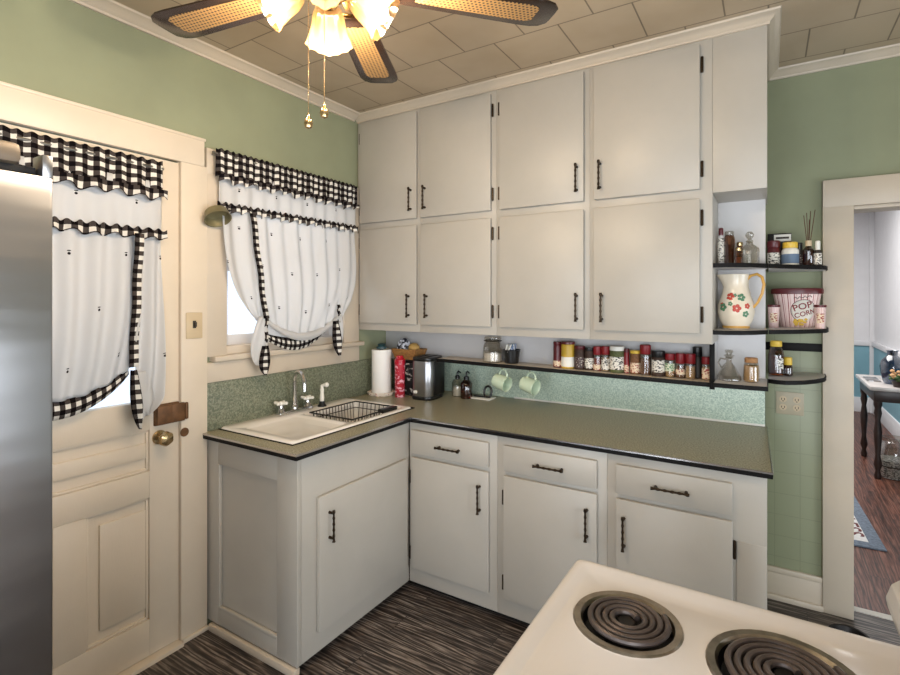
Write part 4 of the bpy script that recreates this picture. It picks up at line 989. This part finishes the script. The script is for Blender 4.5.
# outlet plate on the tile
t = thing('outlet', 'beige double outlet plate on the tiled wall under the rounded shelves', 'outlet', (2.333, YB-.007, 1.004))
MB().box(2.274, 2.392, YB-.012, YB-.0063, .948, 1.062, .003).build('wall_plate', 'outlet_beige', t)
for xc in (2.304, 2.362):
    for z in (.985, 1.025):
        b = MB(); b.lathe([(0, 0), (.016, 0), (.0165, .003), (0, .003)], mat=Matrix.Translation((xc, YB-.0118, z)) @ Matrix.Rotation(PI/2, 4, 'X'), seg=18); r_ = b.build('receptacle', 'ivory_plate', t)
        b = MB(); b.box(xc-.008, xc-.005, YB-.0155, YB-.0145, z-.004, z+.006, 0); b.box(xc+.005, xc+.008, YB-.0155, YB-.0145, z-.004, z+.006, 0); b.cyl((0, 0, 0), .003, .001, 8, .0002, mat=Matrix.Translation((xc, YB-.0145, z-.009)) @ Matrix.Rotation(PI/2, 4, 'X')); b.build('slots', 'slot_dark', r_)

# ------------------------------------------------------------------ stove
t = thing('stove', 'white electric stove with two black coil burners in the foreground', 'stove', (2.2, -2.24, 0))
x0, x1, y0, y1 = 1.848, 2.53, -2.62, -1.838
b = MB(); b.box(x0+.02, x1, y0+.005, y1-.005, .03, .868, .004); b.build('body', 'enamel', t)
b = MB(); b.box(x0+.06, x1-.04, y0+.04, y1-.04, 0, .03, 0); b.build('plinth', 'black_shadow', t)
def top():
    b = bmesh.new()
    def loop(q, r, z, n=5):
        pts = []
        for cx, cy, a0 in ((x1-q-r, y1-q-r, 0), (x0+q+r, y1-q-r, 90), (x0+q+r, y0+q+r, 180), (x1-q-r, y0+q+r, 270)):
            for k_ in range(n+1):
                a = R(a0+90*k_/n); pts.append(b.verts.new((cx+r*math.cos(a), cy+r*math.sin(a), z)))
        return pts
    def circ(c, r, z, n=40): return [b.verts.new((c[0]+r*math.cos(-2*PI*k_/n), c[1]+r*math.sin(-2*PI*k_/n), z)) for k_ in range(n)]
    def bridge(A, B):
        n = len(A)
        for i in range(n): b.faces.new((A[i], A[(i+1) % n], B[(i+1) % n], B[i]))
    L = [loop(0, .018, .865), loop(0, .018, .902), loop(.004, .016, .912), loop(.010, .014, .9155), loop(.024, .012, .9150), loop(.036, .012, .907)]
    for A, B in zip(L, L[1:]): bridge(A, B)
    es = [b.edges.get((L[-1][i], L[-1][(i+1) % len(L[-1])])) for i in range(len(L[-1]))]
    for c, r in BURN:
        c0 = circ(c, r+.006, .907); c1 = circ(c, r+.001, .909); c2 = circ(c, r-.004, .905); bridge(c0, c1); bridge(c1, c2)
        es += [b.edges.get((c0[i], c0[(i+1) % 40])) for i in range(40)]
    bmesh.ops.triangle_fill(b, use_beauty=True, edges=es); bmesh.ops.recalc_face_normals(b, faces=b.faces)
    up = [f for f in b.faces if abs(f.normal.z) > .99]
    if sum(f.normal.z*f.calc_area() for f in up) < 0: bmesh.ops.reverse_faces(b, faces=b.faces)
    return b
BURN = [((2.006, -2.022), .101), ((2.264, -2.032), .119), ((2.008, -2.43), .117), ((2.262, -2.43), .094)]
sb = top(); m = MB(); me = bpy.data.meshes.new('t'); sb.to_mesh(me); sb.free(); m.bm.from_mesh(me); bpy.data.meshes.remove(me)
m.build('cooktop', 'enamel', t, smooth=40)
for c, r in BURN:
    bu = MB().lathe([(r+.001, .9085), (r-.002, .9125), (r-.014, .9115), (r-.019, .905)], (c[0], c[1], 0), 40).build('burner', 'pan_ring', t)
    MB().lathe([(r-.018, .906), (r-.024, .888), (r*.4, .879), (.018, .878), (0, .878)], (c[0], c[1], 0), 40).build('drip_pan', 'pan_dark', bu)
    turns = 4 if r < .105 else 5; rin = .021; rout = r-.026
    pts = []
    for k_ in range(turns*36+1):
        a = 2*PI*k_/36; f_ = k_/(turns*36); rr = rin+(rout-rin)*f_
        pts.append((c[0]+rr*math.cos(a+.6), c[1]+rr*math.sin(a+.6), .9135))
    a = .6; pts += [(c[0]+(rout+.004)*math.cos(a+.1), c[1]+(rout+.004)*math.sin(a+.1), .911), (c[0]+(r-.018)*math.cos(a+.13), c[1]+(r-.018)*math.sin(a+.13), .896)]
    MB().tube(pts, .0060, 8).build('coil', 'coil_black', bu)
    b = MB(); b.cyl((c[0], c[1], .905), .017, .006, 20)
    for k_ in range(3):
        a = 2*PI*k_/3+.2; b.box(.012, rout+.006, -.002, .002, .899, .908, 0, mat=Matrix.Translation((c[0], c[1], 0)) @ Matrix.Rotation(a, 4, 'Z'))
    b.build('coil_support', 'pan_dark', bu)
# back guard at the far right end
poly = [(2.470, .914), (2.53, .914), (2.53, 1.16), (2.476, 1.16), (2.455, 1.13), (2.436, 1.06), (2.440, 1.045), (2.424, 1.03), (2.416, 1.005), (2.420, .985), (2.436, .962), (2.462, .945)]
b = MB()
m_ = Matrix(((1, 0, 0, 0), (0, 0, -1, 0), (0, 1, 0, 0), (0, 0, 0, 1)))
b.prism(poly, 1.862, 2.616, .003, mat=m_); b.build('control_panel', 'enamel', t)
for y in (-2.05, -2.16, -2.32, -2.43):
    MB().lathe([(.020, 0), (.018, .014), (.010, .018), (0, .018)], mat=Matrix.Translation((2.440, y, 1.10)) @ Matrix.Rotation(R(-75), 4, 'Y'), seg=16).build('knob', 'black_plastic', t)
dd = MB().box(x0, x0+.03, y0+.02, y1-.02, .2, .80, .008).build('oven_door', 'enamel', t)
b = MB(); b.tube([(x0-.03, y0+.08, .76), (x0-.03, y1-.08, .76)], .010, 10)
for y in (y0+.1, y1-.1): b.tube([(x0+.002, y, .76), (x0-.03, y, .76)], .008, 8)
b.build('handle', 'aluminium', dd)
MB().box(x0+.004, x0+.03, y0+.02, y1-.02, .04, .19, .006).build('drawer', 'enamel', t)
# bowl on the floor behind the stove
bx, by = 2.545, -.19
t = thing('pet_bowl', 'dark shallow bowl on the floor behind the stove', 'bowl', (bx, by, 0))
MB().lathe([(0, .001), (.078, .001), (.082, .006), (.070, .044), (.076, .048), (.068, .046), (.055, .012), (0, .010)], (bx, by, 0), 30).build('bowl', 'pan_dark', t)

# ------------------------------------------------------------------ refrigerator
t = thing('refrigerator', 'tall stainless steel refrigerator at the left edge beside the door', 'refrigerator', (.55, -3.0, 0))
y0, y1 = -3.46, -2.569
MB().box(.10, .875, y0+.005, y1-.005, .03, 1.785, .006).build('cabinet', 'fridge_side', t)
MB().box(.15, .84, y0+.05, y1-.05, 0, .03, 0).build('plinth', 'black_shadow', t)
dd = MB().box(.885, .95, y0, y1, .66, 1.793, .006).build('door', 'stainless', t)
MB().box(.90, .95, y1-.020, y1-.0005, 1.790, 1.838, .003).build('end_cap', 'stainless', dd)
MB().tube([(1.0, y0+.06, .8), (1.0, y0+.06, 1.6)], .012, 10).build('handle', 'stainless', dd)
MB().box(.885, .95, y0, y1, .05, .650, .006).build('freezer_drawer', 'stainless', t)
b = MB(); b.box(.80, .938, -2.95, -2.618, 1.812, 1.856, .012); b.box(.80, .88, -2.95, -2.62, 1.784, 1.83, .004); b.build('hinge_cover', 'hinge_brown', t)
MB().box(.80, .925, -2.90, y1-.022, 1.7935, 1.812, .002).build('door_gap_shade', 'black_shadow', t)  # solid black block, shade of the recess put into its colour

# ------------------------------------------------------------------ ceiling fan
fx, fy = 1.235, -2.024
t = thing('ceiling_fan', 'brown-bladed ceiling fan with cane insets and a four-light kit', 'ceiling fan', (fx, fy, 2.4))
MB().lathe([(0, H-.0005), (.07, H-.0005), (.066, H-.04), (.02, H-.06), (.02, 2.60)], (fx, fy, 0), 28).build('canopy', 'brass', t)
MB().lathe([(.02, 2.62), (.09, 2.60), (.12, 2.56), (.12, 2.47), (.09, 2.43), (.05, 2.42), (.05, 2.385), (0, 2.385)], (fx, fy, 0), 36).build('motor_housing', 'brass', t)
for k_ in range(5):
    a = R(46.5+72*k_); mt = Matrix.Translation((fx, fy, 2.40)) @ Matrix.Rotation(a, 4, 'Z') @ Matrix.Rotation(R(2), 4, 'X')
    poly = [(.17, -.052), (.20, -.058), (.56, -.074), (.600, -.073), (.626, -.064), (.644, -.044), (.646, -.020), (.646, .020), (.644, .044), (.626, .064), (.600, .073), (.56, .074), (.20, .058), (.17, .052)]
    bl = MB().prism(poly, -.003, .003, .0012, mat=mt).build('blade', 'blade_dark', t)
    ins = [(.225, -.030), (.24, -.034), (.545, -.046), (.572, -.044), (.590, -.032), (.590, .032), (.572, .044), (.545, .046), (.24, .034), (.225, .030)]
    m = MB(); m.prism(ins, -.0042, .0042, 0)
    for fc in m.bm.faces:
        for lp in fc.loops: lp[m.uv].uv = (lp.vert.co.x, lp.vert.co.y)
    bmesh.ops.transform(m.bm, matrix=mt, verts=m.bm.verts); m.build('cane_inset', 'cane', bl)
    m = MB(); m.box(.09, .20, -.012, .012, .003, .009, .002, mat=mt); m.box(.16, .21, -.035, .035, .003, .008, .002, mat=mt); m.build('blade_iron', 'brass', t)
kx, ky = fx-.022, fy-.012
MB().lathe([(.045, 2.41), (.058, 2.405), (.062, 2.385), (.050, 2.365), (.026, 2.352), (.014, 2.338), (0, 2.336)], (kx, ky, 0), 28).build('light_fitter', 'brass', t)
for k_ in range(4):
    a = R(-47+90*k_)
    mt = Matrix.Translation((kx, ky, 2.392)) @ Matrix.Rotation(a, 4, 'Z') @ Matrix.Translation((.055, 0, -.002)) @ Matrix.Rotation(R(124), 4, 'Y')
    m = MB(); m.lathe([(0, 0), (.022, 0), (.026, .012), (.024, .035), (.018, .038)], mat=mt, seg=18); sk = m.build('lamp_socket', 'brass', t)
    fl = lambda r, z, aa: r*(1+.035*math.cos(14*aa)*min(1, z/.05))*(1+.06*math.cos(5*aa)*max(0, (z-.105)/.03))
    MB().lathe([(.024, .022), (.036, .030), (.045, .055), (.050, .085), (.058, .112), (.068, .130), (.066, .131), (.055, .112), (.047, .085), (.042, .056), (.034, .034)], mat=mt, seg=56, fl=fl).build('glass_shade', 'shade_glass', sk)
    MB().lathe([(0, .036), (.012, .036), (.014, .05), (.026, .078), (.030, .100), (.026, .118), (.014, .129), (0, .132)], mat=mt, seg=20).build('light_bulb', 'bulb', sk)
    L = bpy.data.lights.new('fan_light', 'POINT'); L.energy = 10.6; L.color = (1, .80, .57); L.shadow_soft_size = .018
    lo = bpy.data.objects.new('fan_light', L); COL.objects.link(lo); lo.location = (mt @ Vector((0, 0, .19)))
for dx_, dy_, ze, nm in ((-.048, -.022, 2.018, 'a'), (-.022, .012, 2.052, 'b')):
    px, py = kx+dx_, ky+dy_
    m = MB()
    n_ = 46
    for k_ in range(n_): m.ball((px, py, 2.36-(2.36-ze-.03)*k_/(n_-1)), .0017, seg=6)
    m.tube([(px, py, 2.365), (px, py, ze+.02)], .0007, 5)
    ch = m.build('pull_chain', 'brass', t)
    MB().lathe([(0, -.016), (.009, -.012), (.0125, 0), (.010, .010), (.004, .017), (.003, .026), (0, .027)], (px, py, ze), 16).build('finial', 'brass', ch)

# ------------------------------------------------------------------ next room furniture
t = thing('console_table', 'dark turned-leg side table with pale top in the next room', 'table', (3.2, 3.0, 0))
TX0, TX1, TY0, TY1 = 2.975, 3.40, 2.52, 3.38
MB().box(TX0, TX1, TY0, TY1, .755, .790, .008).build('tabletop', 'marble_top', t)
MB().box(TX0+.03, TX1-.03, TY0+.03, TY1-.03, .66, .755, .003).build('apron', 'dark_wood', t)
for x in (TX0+.06, TX1-.06):
    for y in (TY0+.06, TY1-.06):
        MB().lathe([(0, 0), (.022, 0), (.026, .03), (.016, .07), (.030, .12), (.018, .2), (.026, .32), (.030, .40), (.018, .50), (.028, .56), (.022, .60), (.030, .63), (.030, .66)], (x, y, 0), 16).build('leg', 'dark_wood', t)
vx, vy = 3.165, 2.80
t = thing('vase', 'blue-grey glass vase with narrow neck on the side table', 'vase', (vx, vy, .79))
MB().lathe([(0, .001), (.05, .001), (.062, .01), (.082, .09), (.088, .15), (.078, .20), (.048, .235), (.036, .25), (.038, .285), (.046, .292), (.042, .292), (.032, .285), (.030, .25)], (vx, vy, .79), 28).build('body', 'blue_glass', t)
t = thing('flower_arrangement', 'low arrangement of tan and white blossoms in front of the vase', 'flowers', (3.165, 2.60, .79))
MB().lathe([(0, .001), (.035, .001), (.05, .05), (.046, .05), (0, .03)], (3.175, 2.60, .79), 18).build('pot', 'dark_wood', t)
m = MB(); random.seed(2)
for k_ in range(26): m.ball((3.175+random.uniform(-.055, .055), 2.60+random.uniform(-.05, .05), .845+random.uniform(0, .05)), .016, 1, .6, .7, 8)
m.build('foliage', 'leaf', t)
m = MB()
for k_ in range(10): m.ball((3.175+random.uniform(-.05, .05), 2.585+random.uniform(-.05, .03), .87+random.uniform(0, .075)), .017, 1, 1, .8, 8)
m.build('blossoms', 'petal', t)
t = thing('tray', 'small silver tray at the left of the side table', 'tray', (3.06, 3.0, .79))
MB().box(3.0, 3.10, 2.86, 3.14, .7906, .800, .003).build('plate', 'silver', t)
t = thing('floor_jar', 'big patterned glass jar on the floor under the side table', 'jar', (3.15, 2.73, 0))
MB().lathe([(0, .002), (.12, .002), (.132, .02), (.135, .20), (.12, .27), (.085, .31), (.085, .34), (.078, .34)], (3.165, 2.72, 0), 30).build('body', 'clear_glass', t)
MB().lathe([(0, .006), (.125, .006), (.125, .15), (0, .16)], (3.165, 2.72, 0), 24).build('contents', 'jar_floor', t)
MB().lathe([(.137, .10), (.139, .105), (.137, .11)], (3.165, 2.72, 0), 30).build('band', 'slot_dark', t)
# rug
t = thing('rug', 'white rug with blue border and lettering beyond the doorway', 'rug', (2.5, 1.45, 0))
rz = R(2.6)
mt = Matrix.Translation((2.50, 1.45, 0)) @ Matrix.Rotation(rz, 4, 'Z')
MB().box(-.33, .33, -.49, .49, .0008, .012, .004, mat=mt).build('border', 'rug_blue', t)
MB().box(-.255, .255, -.415, .415, .0118, .0135, .001, mat=mt).build('field', 'rug_white', t)
bend_text('BLESS', .17, 0, 0, 0, 'lettering', 'rug_text', t, lambda u, v: mt @ Vector((.150+v*.85, -.130-u*1.05, .0138)))

# ------------------------------------------------------------------ light
def area(nm, loc, rot, sx, sy, e, col, spread=180):
    L = bpy.data.lights.new(nm, 'AREA'); L.shape = 'RECTANGLE'; L.size = sx; L.size_y = sy; L.energy = e; L.color = col; L.spread = R(spread)
    o = bpy.data.objects.new(nm, L); COL.objects.link(o); o.location = loc; o.rotation_euler = rot
area('fill_glass_door', (1.55, NY+.02, 1.0), (R(88), 0, 0), 1.05, 1.8, 34, (.88, .94, 1))  # added cool fill at the invented glass door, for base cabinets
area('fill_right', (RX-.02, -2.75, 1.15), (R(88), 0, R(90)), 1.35, 1.3, 24, (.95, .97, 1), 85)  # added fill, spread narrowed towards the left wall and door
area('fill_right_low', (RX-.02, -1.3, 1.0), (R(84), 0, R(90)), 1.2, 1.0, 21, (.88, .94, 1))  # added low fill from the right for the lower fronts
area('fill_front', (3.2, NY+.02, 1.2), (R(86), 0, 0), 1.3, 1.3, 62, (.88, .94, 1))  # added fill from behind the camera for the sink cabinet end
area('daylight_sink_window', (-.16, (wy0+wy1)/2, 1.72), (R(90), 0, R(-90)), .75, .8, 4, (1, .98, .96))
area('next_room_light', (2.2, 3.0, H-.03), (0, 0, 0), 1.6, 2.5, 85, (1, .98, .96))  # added lamp to brighten the next room, no fitting there
w = bpy.data.worlds.new('sky'); sc.world = w; w.use_nodes = True
bg = w.node_tree.nodes['Background']; bg.inputs[0].default_value = (.82, .90, 1, 1); bg.inputs[1].default_value = 1.6

# ------------------------------------------------------------------ camera
cam = bpy.data.cameras.new('camera'); co = bpy.data.objects.new('camera', cam); COL.objects.link(co)
co.location = (2.2386, -3.0434, 1.5353); co.rotation_euler = (PI/2, 0, R(31.9355))
cam.sensor_fit = 'HORIZONTAL'; cam.sensor_width = 36; cam.lens = 510/900*36; cam.shift_y = (298.76-337.5)/900; cam.clip_start = .02
sc.camera = co
vs = sc.view_settings
sc.display_settings.display_device = 'sRGB'
vs.view_transform = 'Standard'; vs.look = 'None'; vs.gamma = 1; vs.exposure = 0
vs.use_curve_mapping = False
sc.cycles.max_bounces = 8; sc.cycles.transparent_max_bounces = 16; sc.cycles.sample_clamp_indirect = 6
